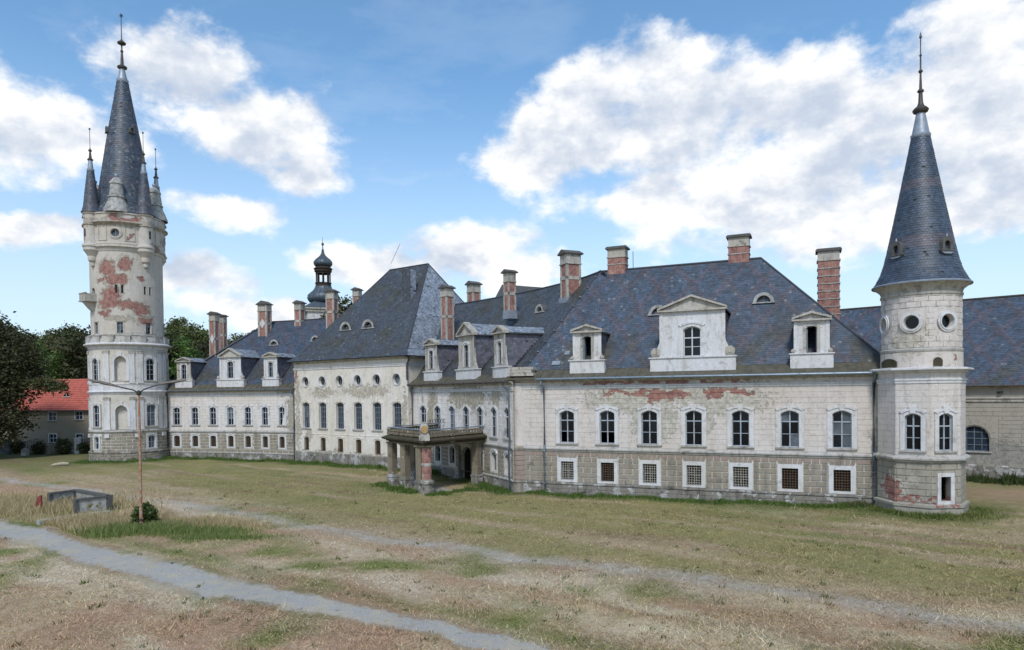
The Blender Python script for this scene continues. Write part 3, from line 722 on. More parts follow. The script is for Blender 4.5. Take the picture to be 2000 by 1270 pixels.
# ------------------------------------------------------------------ dormers, chimneys, small roof things
def dormer(parent, path, s, prof, wb, wp, zc, za, kw, zw, scroll=True, ped_h=.95, slope_mat='slate', kind='grey', empty=False, label=None):
    """wb body width, wp pedestal width, zc cornice, za apex, kw window kind, zw its sill height"""
    z0 = prof[1][1] - .15; zp = z0 + ped_h; base = path.P(s, 0, 0); rz = path.rz(s); pl = wl(parent); yf = .12
    d = WIN[kw]
    f = MB(); pl_path = Path(0, 0, 0)
    hw = wb / 2
    # front wall with its flared foot
    vs = [(-hw, zp), (hw, zp), (hw, zc), (-hw, zc)]
    wall(f, Path(0, yf, 0), -hw, hw, zp - .02, zc, [d['outline'](0, zw)], .25)
    for q in (-1, 1):
        pr = [(q * hw, zp)] + [(q * (hw + (wp / 2 - hw - .1) * (1 - t) ** 2.2), zp + (zc - zp) * .62 * t) for t in (0, .15, .3, .5, .75, 1)]
        f.prism([(x, yf + .02, z) for x, z in pr], (0, .22, 0))
        f.b(q * hw - .14, q * hw + .14, yf - .05, yf + .03, zp, zc - .02)       # corner strip
    o = bpy.data.objects.new('dormer', f.mesh('dormer', 'trim' if scroll else 'trim_old')); o.location = base - pl; o.rotation_euler = (0, 0, rz); link(o, parent)
    if label: o['label'] = label
    def sub(mb, nm, mat, smooth=0): return inst(nm, mb.mesh(nm, mat, smooth=smooth), o)
    q = MB(); q.b(-wp / 2, wp / 2, yf - .12, yf + .5, z0 - .25, zp - .1); q.b(-wp / 2 - .1, wp / 2 + .1, yf - .22, yf + .5, zp - .1, zp)
    sub(q, 'pedestal', 'trim')
    q = MB(); e = .28
    q.b(-hw - e, hw + e, yf - .3, yf + .35, zc, zc + .14)
    L = math.hypot(hw + e, za - zc - .14)
    for sg in (-1, 1):
        q.prism([(sg * (hw + e), yf - .3, zc + .14), (sg * (hw + e), yf - .3, zc + .30), (0, yf - .3, za + .06), (0, yf - .3, za - .12)], (0, .7, 0))
    q.prism([(-hw - .1, yf - .02, zc + .14), (hw + .1, yf - .02, zc + .14), (0, yf - .02, za - .1)], (0, .2, 0))
    sub(q, 'pediment', 'trim_old')
    if scroll:
        for sg in (-1, 1):
            q = MB(); r = (wp / 2 - hw) * .42; cx = sg * (wp / 2 - r - .05)
            for rr, yy in ((r, .10), (r * .72, .15), (r * .4, .2)):
                pts = [(cx + rr * math.cos(2 * math.pi * i / 14), yf - yy, zp + r + rr * math.sin(2 * math.pi * i / 14)) for i in range(14)]
                q.prism(pts, (0, yy + .15, 0))
            sub(q, 'scroll', 'trim_old')
    # cheeks hung with slates
    for sg in (-1, 1):
        q = MB(); x = sg * (hw - .06); db, dt = roof_d(prof, z0), roof_d(prof, zc + .1)
        poly = [(x, yf + .05, z0 - .3), (x, dt, zc + .1), (x, yf + .05, zc + .1)]
        q.face(poly, (.06, .055, .06))
        if sg > 0: slates_poly(q, (x + .01, yf + .05, z0), (0, 1, 0), (0, 0, 1), [(0, .0), (dt - yf, zc + .1 - z0), (0, zc + .1 - z0)], .3, .24, slate_colour('cheek'))
        sub(q, 'cheek', 'slate')
    # little roof running back into the big one
    dr = roof_d(prof, za + .1); dt = roof_d(prof, zc)
    for sg in (-1, 1):
        q = MB(); x = sg * (hw + .22); e0 = Vector((x, yf + .3, zc + .05)); e1 = Vector((x, dt + .1, zc + .05)); r0 = Vector((0, yf + .3, za + .02)); r1 = Vector((0, dr + .1, za + .02))
        q.quad(e0, e1, r1, r0, (.08, .085, .095)); q.quad(e0 + Vector((0, 0, -.12)), e1 + Vector((0, 0, -.12)), e1, e0, (.05, .05, .055))
        up = (r0 - e0); H = up.length
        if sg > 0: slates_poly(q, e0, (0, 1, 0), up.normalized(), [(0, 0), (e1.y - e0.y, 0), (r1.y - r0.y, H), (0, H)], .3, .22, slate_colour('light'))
        sub(q, 'dormer_roof', 'slate')
    if empty:
        q = MB(); ring(q, arch(d['w'], d['h'], 0 if 1 else 0), arch(d['w'] + .44, d['h'] + .22, 0), yf - .05, yf + .02); inst('surround', q.mesh('surround', 'trim_old'), o, (0, 0, zw))
        q = MB(); q.b(-d['w'] / 2, -d['w'] / 2 + .07, yf + .1, yf + .2, 0, d['h']); q.b(d['w'] / 2 - .07, d['w'] / 2, yf + .1, yf + .2, 0, d['h']); q.b(-d['w'] / 2 + .07, d['w'] / 2 - .07, yf + .1, yf + .2, d['h'] - .07, d['h'])
        q.b(-d['w'] / 2 + .07, -d['w'] / 2 + .12, yf + .2, yf + .65, .05, d['h'] - .1)   # casement swung inwards
        inst('window_frame', q.mesh('window_frame', 'frame_dark'), o, (0, 0, zw))
    else:
        loc = (0, yf, zw)
        inst('window_frame', d['frame'], o, loc)
        for me, c in d['panes']: inst('pane', me, o, (c[0], c[1] + yf, c[2] + zw), random.uniform(-.02, .02))
        if 'sur' in d: inst('surround', d['sur'], o, loc)
    return o
def chimney(parent, x, y, z0, z1, wx, wy, ang, style='panel', cap='gable'):
    pl = wl(parent); ca = R(-ang)
    f = MB(); hn = z1 - .25
    if style == 'band':   # plain brick with thin string bands
        f.box((0, 0, (z0 + hn - .75) / 2), (wx, wy, hn - .75 - z0))
    else: f.box((0, 0, (z0 + hn - .9) / 2), (wx * .93, wy * .93, hn - .9 - z0))
    o = bpy.data.objects.new('chimney', f.mesh('chimney', 'brick')); o.location = Vector((x, y, 0)) - pl; o.rotation_euler = (0, 0, ca); link(o, parent)
    def sub(q, nm, mat): inst(nm, q.mesh(nm, mat), o)
    q = MB(); nk = .75 if style == 'band' else .9
    q.box((0, 0, hn - nk / 2), (wx * 1.0, wy * 1.0, nk)); q.box((0, 0, hn - nk - .05), (wx * 1.1, wy * 1.1, .1)); sub(q, 'neck', 'trim_old')
    if style == 'band':
        z = hn - nk - .75
        while z > z0 + .5: q = MB(); q.box((0, 0, z), (wx * 1.07, wy * 1.07, .09)); sub(q, 'band', 'stone_grey'); z -= .68
    else:   # rendered corner strips and cross band framing the brick panels
        q = MB(); t = wx * .18
        for sx_ in (-1, 1):
            for sy_ in (-1, 1): q.box((sx_ * (wx - t) / 2, sy_ * (wy - t) / 2, (z0 + hn - .9) / 2), (t, t, hn - .9 - z0))
        zm = hn - .9 - (hn - .9 - z0) * .42
        q.box((0, 0, zm), (wx, wy, .35))
        sub(q, 'corner_strip', 'trim_old')
        if style == 'diamond':
            q = MB(); q.prism([(0, -wy / 2 - .02, zm - .75), (wx * .32, -wy / 2 - .02, zm), (0, -wy / 2 - .02, zm + .75), (-wx * .32, -wy / 2 - .02, zm)], (0, .05, 0)); sub(q, 'diamond', 'trim')
    q = MB(); c = 'stone_dark'
    if cap == 'gable':
        e = .22; q.box((0, 0, hn + .04), (wx + .4, wy + .4, .09))
        a, b2 = wx / 2 + e, wy / 2 + e
        q.prism([(-a, -b2, hn + .09), (a, -b2, hn + .09), (0, -b2, hn + .09 + wx * .32)], (0, 2 * b2, 0))
    else: q.box((0, 0, hn + .08), (wx + .36, wy + .36, .16)); q.box((0, 0, hn + .2), (wx + .2, wy + .2, .1))
    sub(q, 'cap', c)
    q = MB(); q.box((0, 0, z0 - .4), (wx * 1.16, wy * 1.16, .9)); sub(q, 'flashing', 'lead')
    return o
def eyebrow(parent, path, s, prof, d, r, kind='drum', label=None):
    """small half-round roof light at depth d on the slope"""
    (d0, z0), (d1, z1) = prof[1], prof[2]; z = z0 + (z1 - z0) * (d - d0) / (d1 - d0)
    base = path.P(s, -d, z - .1); pl = wl(parent); L = r * 1.5 * (d1 - d0) / (z1 - z0) + .3
    q = MB(); n = 12
    o_ = [((r + .14) * math.cos(math.pi * i / n), (r + .14) * math.sin(math.pi * i / n)) for i in range(n + 1)]
    i_ = [(r * .8 * math.cos(math.pi * i / n), r * .8 * math.sin(math.pi * i / n) + .02) for i in range(n + 1)]
    for i in range(n):
        a, b_, c, e = o_[i], o_[i + 1], i_[i + 1], i_[i]
        q.quad((a[0], -.25, a[1]), (b_[0], -.25, b_[1]), (c[0], -.25, c[1]), (e[0], -.25, e[1]))
        q.quad((e[0], -.25, e[1]), (c[0], -.25, c[1]), (c[0], .15, c[1]), (e[0], .15, e[1]))
    q.b(-r - .2, r + .2, -.32, .1, -.08, .02)
    o = bpy.data.objects.new('roof_light', q.mesh('roof_light', 'stone_grey')); o.location = base - pl; o.rotation_euler = (0, 0, path.rz(s)); link(o, parent)
    h = MB()
    for i in range(n):
        a, b_ = o_[i], o_[i + 1]; h.quad((a[0], -.25, a[1]), (a[0], L, a[1]), (b_[0], L, b_[1]), (b_[0], -.25, b_[1]), (.10, .10, .105))
    inst('hood', h.mesh('hood', 'slate', smooth=40), o)
    h = MB(); h.face([(x, .12, z_) for x, z_ in i_]); inst('pane', h.mesh('pane', 'glass'), o)
    h = MB(); h.b(-.03, .03, .05, .1, 0, r * .8); h.b(-r * .7, r * .7, .05, .1, r * .3, r * .3 + .05); inst('glazing_bar', h.mesh('glazing_bar', 'frame_dark'), o)
    return o
def downpipe(parent, pts, mat, r=.085):
    q = MB(); q.tube(pts, r, 8)
    for p in pts[2::1]:
        pass
    o = q.build('downpipe', mat, parent, 40)
    n = 4; a, b_ = Vector(pts[-2]), Vector(pts[-1])
    for i in range(1, n): 
        c = a.lerp(b_, i / n); k = MB(); k.lathe(c.x, c.y, [(r, c.z - .04), (r + .03, c.z - .04), (r + .03, c.z + .04), (r, c.z + .04)], 10)
        k.build('pipe_collar', mat, o)
    return o
def gutter(parent, path, s0, s1, out, z, mat, r=.1):
    n = max(2, int((s1 - s0) / 1.2)); q = MB()
    q.tube([path.P(s0 + (s1 - s0) * i / n, out, z) for i in range(n + 1)], r, 8)
    for i in range(0, n + 1, 2):
        p = path.P(s0 + (s1 - s0) * i / n, out, z); q.box((p.x, p.y, p.z), (.05, .26, .26), path.rz(s0 + (s1 - s0) * i / n))
    return q.build('gutter', mat, parent, 40)
def flashing(parent, path, s0, s1, prof, ds=1.0):
    """shallow tin strip at the foot of the roof with standing seams"""
    (d0, z0), (d1, z1) = prof[0], prof[1]; q = MB(); n = max(1, int((s1 - s0) / ds))
    for i in range(n):
        a, b_ = s0 + (s1 - s0) * i / n, s0 + (s1 - s0) * (i + 1) / n; t = random.uniform(-.01, .01)
        q.quad(path.P(a, -d0, z0 + t), path.P(b_, -d0, z0 + t), path.P(b_, -d1, z1 + t), path.P(a, -d1, z1 + t))
        for k in (0, 1):
            sgn = .02; p = [path.P(a - .02, -d0, z0), path.P(a + .02, -d0, z0), path.P(a + .02, -d1, z1), path.P(a - .02, -d1, z1)]
        q.hexa(p + [v + Vector((0, 0, .05)) for v in p])
        q.quad(path.P(a, -d0, z0 - .12), path.P(b_, -d0, z0 - .12), path.P(b_, -d0, z0), path.P(a, -d0, z0))
    return q.build('eave_strip', 'tin', parent)
def clips(parent, pts):
    for p in pts:
        q = MB(); q.box(p, (.16, .1, .08), random.uniform(0, 3)); q.build('ridge_clip', 'lead', parent)

# ================================================================== LONG RIGHT WING
def right_wing():
    T = thing('palace_wing', 'long white palace wing with seven tall windows beside the slender corner turret', 'palace wing', (16, 57, -.4), 'wings of the palace')
    S0, S1 = -1.35, 30.4; ws = [3.86 + 3.72 * i for i in range(7)]
    q = MB(); wall(q, RW, S0, S1, 3.3, 9.95, [WIN['rw_up']['outline'](s, 4.12) for s in ws], .4); q.build('wall', 'plaster_right', T)
    q = MB(); wall(q, RW, S0, S1, .3, 3.3, [WIN['rw_low']['outline'](s, .78) for s in ws], .5); q.build('ground_floor_wall', 'rustic_bed', T)
    # ashlar coat of the upper floor
    ob = []
    for s in ws: ob += [(s - 1.05, s + 1.05, 3.7, 7.36), (s - .28, s + .28, 7.3, 7.6)]
    blocks(T, RW, cut(course_rows(S0 + 1.0, S1, 3.78, 8.92, .43, 1.24), ob), .022, BLK_W['plaster_right'], .022, 295)
    # rusticated ground floor: alternating long stones and rows of three, splayed heads over the windows
    rows = []; h = .46; edges = [S0 + 1.0] + [x for s in ws for x in (s - .96, s + .96)] + [S1]
    for k in range(5):
        z = .58 + k * h
        for i in range(0, len(edges), 2):
            a, b_ = edges[i], edges[i + 1]; L = b_ - a
            if k % 2 or L < .9: rows.append((a, b_, z, z + h))
            else:
                t = min(.55, L * .28); rows += [(a, a + t, z, z + h), (a + t, b_ - t, z, z + h), (b_ - t, b_, z, z + h)]
    blocks(T, RW, rows, .06, BLK_R['rustic'], .065)
    top = []
    for i in range(0, len(edges), 2):
        a, b_ = edges[i], edges[i + 1]; n = 3 if b_ - a > 1.4 else 1
        top += [(a + (b_ - a) * k / n, a + (b_ - a) * (k + 1) / n, 2.88, 3.28) for k in range(n)]
    blocks(T, RW, top, .06, BLK_R['rustic_pink'], .065)
    for s in ws:     # splayed voussoirs
        for k in range(-2, 3):
            x0, x1 = k * .34 - .15, k * .34 + .15; f = 1.18
            q = MB(); p = [RW.P(s + x0, .05, 2.80), RW.P(s + x1, .05, 2.80), RW.P(s + x1 * f + .02 * k, .05, 3.27), RW.P(s + x0 * f + .02 * k, .05, 3.27)]
            q.hexa([RW.P(s + x0, -.01, 2.80), RW.P(s + x1, -.01, 2.80), RW.P(s + x1 * f + .02 * k, -.01, 3.27), RW.P(s + x0 * f + .02 * k, -.01, 3.27)] + p); q.build('voussoir', 'rustic_pink' if k % 2 else 'rustic', T)
    # plinth
    q = MB(); wall(q, RW, S0 - .1, S1, -1.4, .34, (), ds=2, out=.14); band(q, RW, S0 - .1, S1, [(.14, .34), (.22, .40), (.22, .52), (.02, .57)]); q.build('plinth', 'rubble', T)
    blocks(T, RW, course_rows(S0 + .9, S1, -.42, .32, .37, 1.5), .03, BLK_R['rubble'], .05, out=.14)
    q = MB(); band(q, RW, S0, S1, [(0, 3.28), (.10, 3.34), (.14, 3.46), (.22, 3.52), (.22, 3.62), (.02, 3.76)]); q.build('string_course', 'ledge', T)
    q = MB(); band(q, RW, S0, S1, [(0, 8.94), (.07, 8.98), (.07, 9.12), (.12, 9.16), (.12, 9.26), (.0, 9.30)]); q.build('frieze_band', 'trim', T)
    q = MB(); band(q, RW, S0, S1, [(0, 9.60), (.12, 9.66), (.2, 9.8), (.48, 9.86), (.48, 9.92), (0, 9.93)]); q.build('cornice', 'trim_old', T)
    # rounded pilaster at the bend towards the portico
    q = MB(); c = RW.P(S0 + .45, -.62, 0)
    q.lathe(c.x, c.y, [(.78, 3.74), (.78, 9.6)], 20, -2.4, 1.2); q.build('pilaster', 'plaster_right', T, 40)
    q = MB(); q.lathe(c.x, c.y, [(.95, -1.2), (.95, .35), (1.02, .4), (1.02, .52), (.86, .57), (.86, 3.28), (.95, 3.34), (1.0, 3.5), (1.0, 3.62), (.8, 3.78)], 20, -2.4, 1.2); q.build('pilaster_foot', 'rustic', T, 35)
    q = MB()
    for k in range(6): z = .6 + k * .455; q.lathe(c.x, c.y, [(.86, z), (.92, z + .03), (.92, z + .41), (.86, z + .44)], 20, -2.4, 1.2)
    q.build('pilaster_drum', 'rustic_pink', T, 30)
    for i, s in enumerate(ws):
        place_win(T, 'rw_up', RW.P(s, 0, 4.12), RW.rz(s), .08)
        k = ('rw_low', 'rw_low_b', 'rw_low', 'rw_low', 'rw_low', 'rw_low_b', 'rw_low_b')[i]
        place_win(T, k, RW.P(s, 0, .78), RW.rz(s))
    # roof
    prof = ROOF_R; Rz = 20.6; s_l, s_r = 4.94, 19.9; dr = 7.6; dbk = 15.0
    A = RW.P(-.55, -.7, 10.75); B = RW.P(29.4, -.7, 10.75); r1 = RW.P(s_l, -dr, Rz); r2 = RW.P(s_r, -dr, Rz); C_ = RW.P(29.8, -dbk, 10.2); D_ = RW.P(-.5 + 8, -dbk, 10.2)
    q = MB(); q.quad(A, B, r2, r1); q.face((B, C_, r2)); q.quad(C_, D_, r1, r2)
    bw = MB(); o = q.build('roof', 'slate_base', T)
    ax = Vector((math.cos(R(23.56)), -math.sin(R(23.56)), 0)); up = (RW.P(0, -dr, Rz) - RW.P(0, -.7, 10.75)).normalized(); H = (RW.P(0, -dr, Rz) - RW.P(0, -.7, 10.75)).length
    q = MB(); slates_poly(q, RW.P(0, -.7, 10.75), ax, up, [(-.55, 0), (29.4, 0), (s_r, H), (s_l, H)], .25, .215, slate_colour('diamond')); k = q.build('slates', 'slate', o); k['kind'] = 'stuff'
    q = MB(); q.tube([r1, r2], .11, 8); q.tube([r2, r2.lerp(B, .5), B], .1, 8); q.build('ridge_tile', 'slate_base', o)
    q = MB(); q.quad(RW.P(S0, 0, 9.9), RW.P(S0 + 8, -14, 9.9), RW.P(S1, -14, 9.9), RW.P(S1, 0, 9.9)); q.quad(RW.P(S0 + 8, -14.2, -1), RW.P(S1, -14.2, -1), RW.P(S1, -14.2, 10.2), RW.P(S0 + 8, -14.2, 10.2))
    q.quad(RW.P(S1, 0, -1), RW.P(S1, -14.2, -1), RW.P(S1, -14.2, 10), RW.P(S1, 0, 10)); q.build('rear_wall', 'plaster_grey', T)
    flashing(T, RW, S0 - .2, 29.6, prof); gutter(T, RW, 1.2, 29.3, .70, 9.88, 'gutter_blue')
    dormer(T, RW, 5.77, prof, 2.35, 3.2, 13.95, 14.65, 'do_small', 11.55, empty=True)
    dormer(T, RW, 14.9, prof, 5.1, 7.0, 15.35, 16.65, 'do_big', 11.57)
    dormer(T, RW, 24.06, prof, 2.3, 3.1, 14.05, 14.75, 'do_small', 11.55, empty=True)
    eyebrow(T, RW, 11.3, prof, 4.2, .72); eyebrow(T, RW, 20.3, prof, 4.6, .72)
    p = RW.P(6.6, -7.9, 0); chimney(T, p.x, p.y, 20.0, 22.9, 1.75, 1.2, 23.56, 'band', 'flat')
    p = RW.P(18.0, -8.0, 0); chimney(T, p.x, p.y, 20.0, 22.9, 1.8, 1.2, 23.56, 'band', 'flat')
    chimney(T, 28.33, 61, 14.5, 21.1, 1.75, 1.4, 23.56, 'band', 'flat')
    q = MB(); p = RW.P(8.2, -7.6, 0); q.tube([(p.x, p.y, 20.5), (p.x, p.y, 22.3)], .03, 6); q.build('lightning_rod', 'iron', T)
    # two lifted roof hatches and patches of new slate
    for s, d, w_ in ((3.35, 1.6, .5), (2.5, .95, .8)):
        z = 10.75 + (20.6 - 10.75) * (d - .7) / 6.9; q = MB(); a = RW.P(s - w_ / 2, -d, z + .06); b_ = RW.P(s + w_ / 2, -d, z + .06); c = RW.P(s + w_ / 2, -d - .35, z + .42); e = RW.P(s - w_ / 2, -d - .35, z + .42)
        q.hexa([a, b_, c, e] + [v + Vector((-.03, -.05, .06)) for v in (a, b_, c, e)]); q.build('roof_hatch', 'lead', T)
    clips(T, [A.lerp(r1, t) + Vector((0, -.1, .12)) for t in (.08, .17, .27, .38, .48, .63, .72, .82, .93)])
    x = RW.P(1.75, .25, 0); e = RW.P(1.6, .62, 9.8)
    downpipe(T, [e, e - Vector((0, 0, .35)), RW.P(1.75, .22, 9.0), RW.P(1.75, .22, 3.9), RW.P(1.75, .32, 3.3), RW.P(1.75, .32, -.55)], 'gutter_blue', .1)
    e = RW.P(28.4, .62, 9.85); downpipe(T, [e, e - Vector((0, 0, .4)), RW.P(28.35, .2, 9.1), RW.P(28.35, .2, 3.9), RW.P(28.35, .32, 3.3), RW.P(28.35, .32, -.4)], 'gutter', .11)
right_wing()

# ================================================================== CURVED WINGS
def curved_wing(T, W, S0, S1, prof, pl, kind, ku, kl, ws, zu, zl, rs0, rs1, low_skip=(), door=None, hip=None, end=None):
    holes = [WIN[ku]['outline'](s, zu) for s in ws]
    q = MB(); wall(q, W, S0, S1, 3.3, 9.8, holes, .4, ds=1.2); q.build('wall', pl, T)
    lh = [WIN[kl]['outline'](s, zl) for i, s in enumerate(ws) if i not in low_skip]
    if door: lh.append(arch(door[1], 3.55, .9, 8, False, door[0], -.55))
    q = MB(); wall(q, W, S0, S1, -1.2, 3.3, lh, .5, ds=1.2); q.build('ground_floor_wall', 'rustic_bed', T)
    ob = [(s - .78, s + .78, zl - .25, zl + 2.2) for i, s in enumerate(ws) if i not in low_skip]
    if door: ob.append((door[0] - door[1] / 2 - .2, door[0] + door[1] / 2 + .2, -2, 3.2))
    bl = cut(course_rows(S0 + .05, S1 - .05, .62, 3.22, .433, 1.15), ob)
    blocks(T, W, bl, .05, BLK_R['rustic'], .07, 180)
    q = MB(); wall(q, W, S0, S1, -1.4, .42, [] if not door else [[(door[0] - door[1] / 2, -1.39), (door[0] + door[1] / 2, -1.39), (door[0] + door[1] / 2, .41), (door[0] - door[1] / 2, .41)]], ds=1.2, out=.13)
    q.build('plinth', 'rubble', T)
    def segs(f):
        if door: f(S0, door[0] - door[1] / 2 - .2); f(door[0] + door[1] / 2 + .2, S1)
        else: f(S0, S1)
    q = MB(); segs(lambda a, b_: band(q, W, a, b_, [(.13, .42), (.2, .46), (.2, .56), (.01, .60)])); q.build('plinth_ledge', 'ledge', T)
    q = MB(); band(q, W, S0, S1, [(0, 3.28), (.10, 3.36), (.18, 3.52), (.18, 3.64), (.01, 3.76)]); q.build('string_course', 'ledge', T)
    e = prof[0][1]
    q = MB(); band(q, W, S0, S1, [(0, e - .95), (.07, e - .92), (.07, e - .78), (.11, e - .74), (.11, e - .66), (0, e - .62)]); q.build('frieze_band', 'trim', T)
    q = MB(); band(q, W, S0, S1, [(0, e - .35), (.12, e - .29), (.2, e - .16), (.45, e - .1), (.45, e - .03), (0, e - .02)]); q.build('cornice', 'trim_old', T)
    for i, s in enumerate(ws):
        place_win(T, ku, W.P(s, 0, zu), W.rz(s), .04)
        if i not in low_skip: place_win(T, kl, W.P(s, 0, zl), W.rz(s))
    # roof
    (d1, z1), (d2, z2) = prof[1], prof[2]
    def fn(t, v):
        s = rs0 + (rs1 - rs0) * t; p = W.P(s, -(d1 + (d2 - d1) * v), z1 + (z2 - z1) * v)
        if end and s > S1 - 4: k = min(1., (s - S1 + 4) / 4); k = k * k * (3 - 2 * k); p = p.lerp(end[0].lerp(end[1], v), k)
        return p
    q = MB(); n = 22
    for i in range(n):
        for j in range(8):
            tm, vm = (i + .5) / n, (j + .5) / 8
            if hip and not hip(rs0 + (rs1 - rs0) * tm, vm + .07): continue
            q.quad(fn(i / n, j / 8), fn((i + 1) / n, j / 8), fn((i + 1) / n, (j + 1) / 8), fn(i / n, (j + 1) / 8))
    for i in range(n):   # far slope
        s, s2 = rs0 + (rs1 - rs0) * i / n, rs0 + (rs1 - rs0) * (i + 1) / n
        if hip and not hip(s, .99): continue
        q.quad(W.P(s, -d2, z2), W.P(s2, -d2, z2), W.P(s2, -17, 11), W.P(s, -17, 11))
    o = q.build('roof', 'slate_base', T)
    L0 = (fn(1, 0) - fn(0, 0)).length * 1.01; L1 = (fn(1, 1) - fn(0, 1)).length * 1.01; H = (fn(.5, 1) - fn(.5, 0)).length
    q = MB(); slates_loft(q, fn, L0, L1, H, .27, .225, slate_colour(kind), clip=(lambda t, v: hip(rs0 + (rs1 - rs0) * t, v)) if hip else None)
    k = q.build('slates', 'slate', o); k['kind'] = 'stuff'
    q = MB(); q.tube([fn(i / 16, 1) + Vector((0, 0, .03)) for i in range(17) if not hip or hip(rs0 + (rs1 - rs0) * i / 16, .98)], .11, 8); q.build('ridge_tile', 'slate_base', o)
    q = MB()
    for i in range(8):
        a, b_ = S0 + (S1 - S0) * i / 8, S0 + (S1 - S0) * (i + 1) / 8
        q.quad(W.P(a, 0, e - .05), W.P(b_, 0, e - .05), W.P(b_, -16, e - .05), W.P(a, -16, e - .05)); q.quad(W.P(a, -16, -1), W.P(b_, -16, -1), W.P(b_, -16, 11), W.P(a, -16, 11))
    q.build('rear_wall', 'plaster_grey', T)
    flashing(T, W, S0, S1 + (.2 if rs1 > S1 else 0), prof)
    return o

T = thing('palace_wing', 'curved palace wing of narrow pointed windows behind the columned porch', 'palace wing', (-5, 72, -.4), 'wings of the palace')
mws = [2.1 + 3.03 * i for i in range(7)]
curved_wing(T, MW, 0, 21.7, ROOF_C, 'plaster_mid', 'grey', 'mw_up', 'mw_low', mws, 4.36, 1.03, -3.5, 21.7, (3,), (11.2, 2.6), end=(RW.P(-.55, -.66, 10.78), RW.P(4.94, -7.6, 20.63)))
for s in mws:      # slender label stems above the pointed heads
    q = MB(); p = MW.P(s, .05, 8.05); q.box(p, (.12, .1, .62), MW.rz(s)); q.build('label_stem', 'ledge', T)
dormer(T, MW, 3.75, ROOF_C, 2.1, 2.9, 14.2, 14.95, 'do_small', 11.5, False, .85)
dormer(T, MW, 11.2, ROOF_C, 3.0, 4.3, 14.75, 16.15, 'do_mbig', 11.45, False, .85)
dormer(T, MW, 18.5, ROOF_C, 2.1, 2.9, 14.4, 15.15, 'do_small', 11.5, False, .85)
eyebrow(T, MW, 10.5, ROOF_C, 6.8, .7); eyebrow(T, MW, 15.0, ROOF_C, 7.0, .7); eyebrow(T, MW, 18.2, ROOF_C, 8.0, .7)
gutter(T, MW, 0, 21.6, .66, 9.72, 'pipe_rust', .09)
chimney(T, -7.71, 83, 14.5, 21.6, 1.15, 1.15, 47, 'panel'); chimney(T, -4.85, 90, 18, 23.1, 1.3, 1.3, 50, 'panel'); chimney(T, -.1, 75, 17.6, 22.0, 1.0, 1.0, 56, 'panel'); chimney(T, 6.15, 70, 18.2, 22.9, 1.35, 1.7, 66, 'panel')
e = MW.P(20.7, .62, 9.6); downpipe(T, [e, e - Vector((0, 0, .3)), MW.P(21.25, .3, 8.9), MW.P(21.3, .28, 3.9), MW.P(21.3, .36, 3.4), MW.P(21.3, .36, -1.0)], 'gutter', .1)
e = MW.P(.2, .62, 9.6); downpipe(T, [e, e - Vector((0, 0, .3)), MW.P(.25, .3, 8.9), MW.P(.25, .3, 3.9), MW.P(.25, .36, 3.4), MW.P(.25, .36, -.8)], 'gutter', .1)
q = MB(); p = MW.P(20.9, .75, 6.6); q.box(p, (.22, .7, .14), MW.rz(21) + .5); q.tube([p, MW.P(21.2, .2, 6.4)], .035, 6); q.build('wall_lamp', 'frame_white', T)
# stone block with mouldings where the two roofs meet
q = MB(); p = RW.P(-.4, .1, 10.55)
for k in range(3): q.box((p.x, p.y, 10.35 + k * .28), (2.5 - .35 * (k == 1), .9, .26), RW.rz(0))
q.build('parapet_block', 'trim_old', T)
# door under the porch
q = MB(); s = 11.2
for sg in (-1, 1): p = MW.P(s + sg * 1.45, .1, 1.2); q.box(p, (.3, .3, 3.6), MW.rz(s))
q.build('door_case', 'rustic', T)
for sg in (-1, 1): q = MB(); p = MW.P(s + sg * 1.2, -1.0, 1.0); q.box(p, (1.1, .08, 3.0), MW.rz(s) - sg * 1.45); q.build('door', 'dark_wood', T)

T2 = thing('palace_wing', 'curved palace wing with arched windows between the tall round tower and the pavilion', 'palace wing', (-40, 97, -.4), 'wings of the palace')
lws = [1.5 + 3.03 * i for i in range(7)]
hipf = lambda s, v: s > 2.2 + v * 11.0 - 3.4
curved_wing(T2, LW, .1, 22.4, ROOF_L, 'plaster_left', 'diamond', 'lw_up', 'lw_low', lws, 4.5, 1.35, -.8, 27, hip=hipf)
q = MB(); a0 = LW.P(-1.0, -.7, 10.35); a1 = LW.P(10.0, -9.9, 20.2); b0 = LW.P(0.5, -17, 10.35); q.face((b0, a0, a1)); q.build('roof_hip', 'slate_base', T2)
q = MB(); q.tube([a0, a1], .12, 6); q.build('hip_tile', 'slate_base', T2)
dormer(T2, LW, 2.75, ROOF_L, 2.0, 2.8, 13.7, 14.4, 'do_small', 11.25, False, .85)
dormer(T2, LW, 10.6, ROOF_L, 3.4, 4.7, 14.2, 15.5, 'do_mbig', 11.25, True, .85)
dormer(T2, LW, 17.7, ROOF_L, 2.1, 2.9, 14.0, 14.7, 'do_small', 11.25, True, .85)
eyebrow(T2, LW, 13.4, ROOF_L, 6.3, .7); eyebrow(T2, LW, 20.2, ROOF_L, 6.6, .7)
gutter(T2, LW, 0, 22.3, .66, 9.5, 'gutter', .09)
for (x, y, z0, z1, wx, wy, st) in ((-45.56, 105, 13.5, 21.4, 1.15, 1.0, 'diamond'), (-46.07, 109.5, 15.5, 21.6, .8, .8, 'panel'), (-38.14, 106, 17, 22.9, 1.7, 1.2, 'diamond'), (-32.56, 105.5, 17.5, 23.0, 1.15, 1.2, 'panel'), (-26.38, 101, 18, 24.0, 1.4, 1.2, 'panel'), (-24.65, 110, 20, 25.6, 1.1, 1.1, 'panel')):
    chimney(T2, x, y, z0, z1, wx, wy, 20, st)
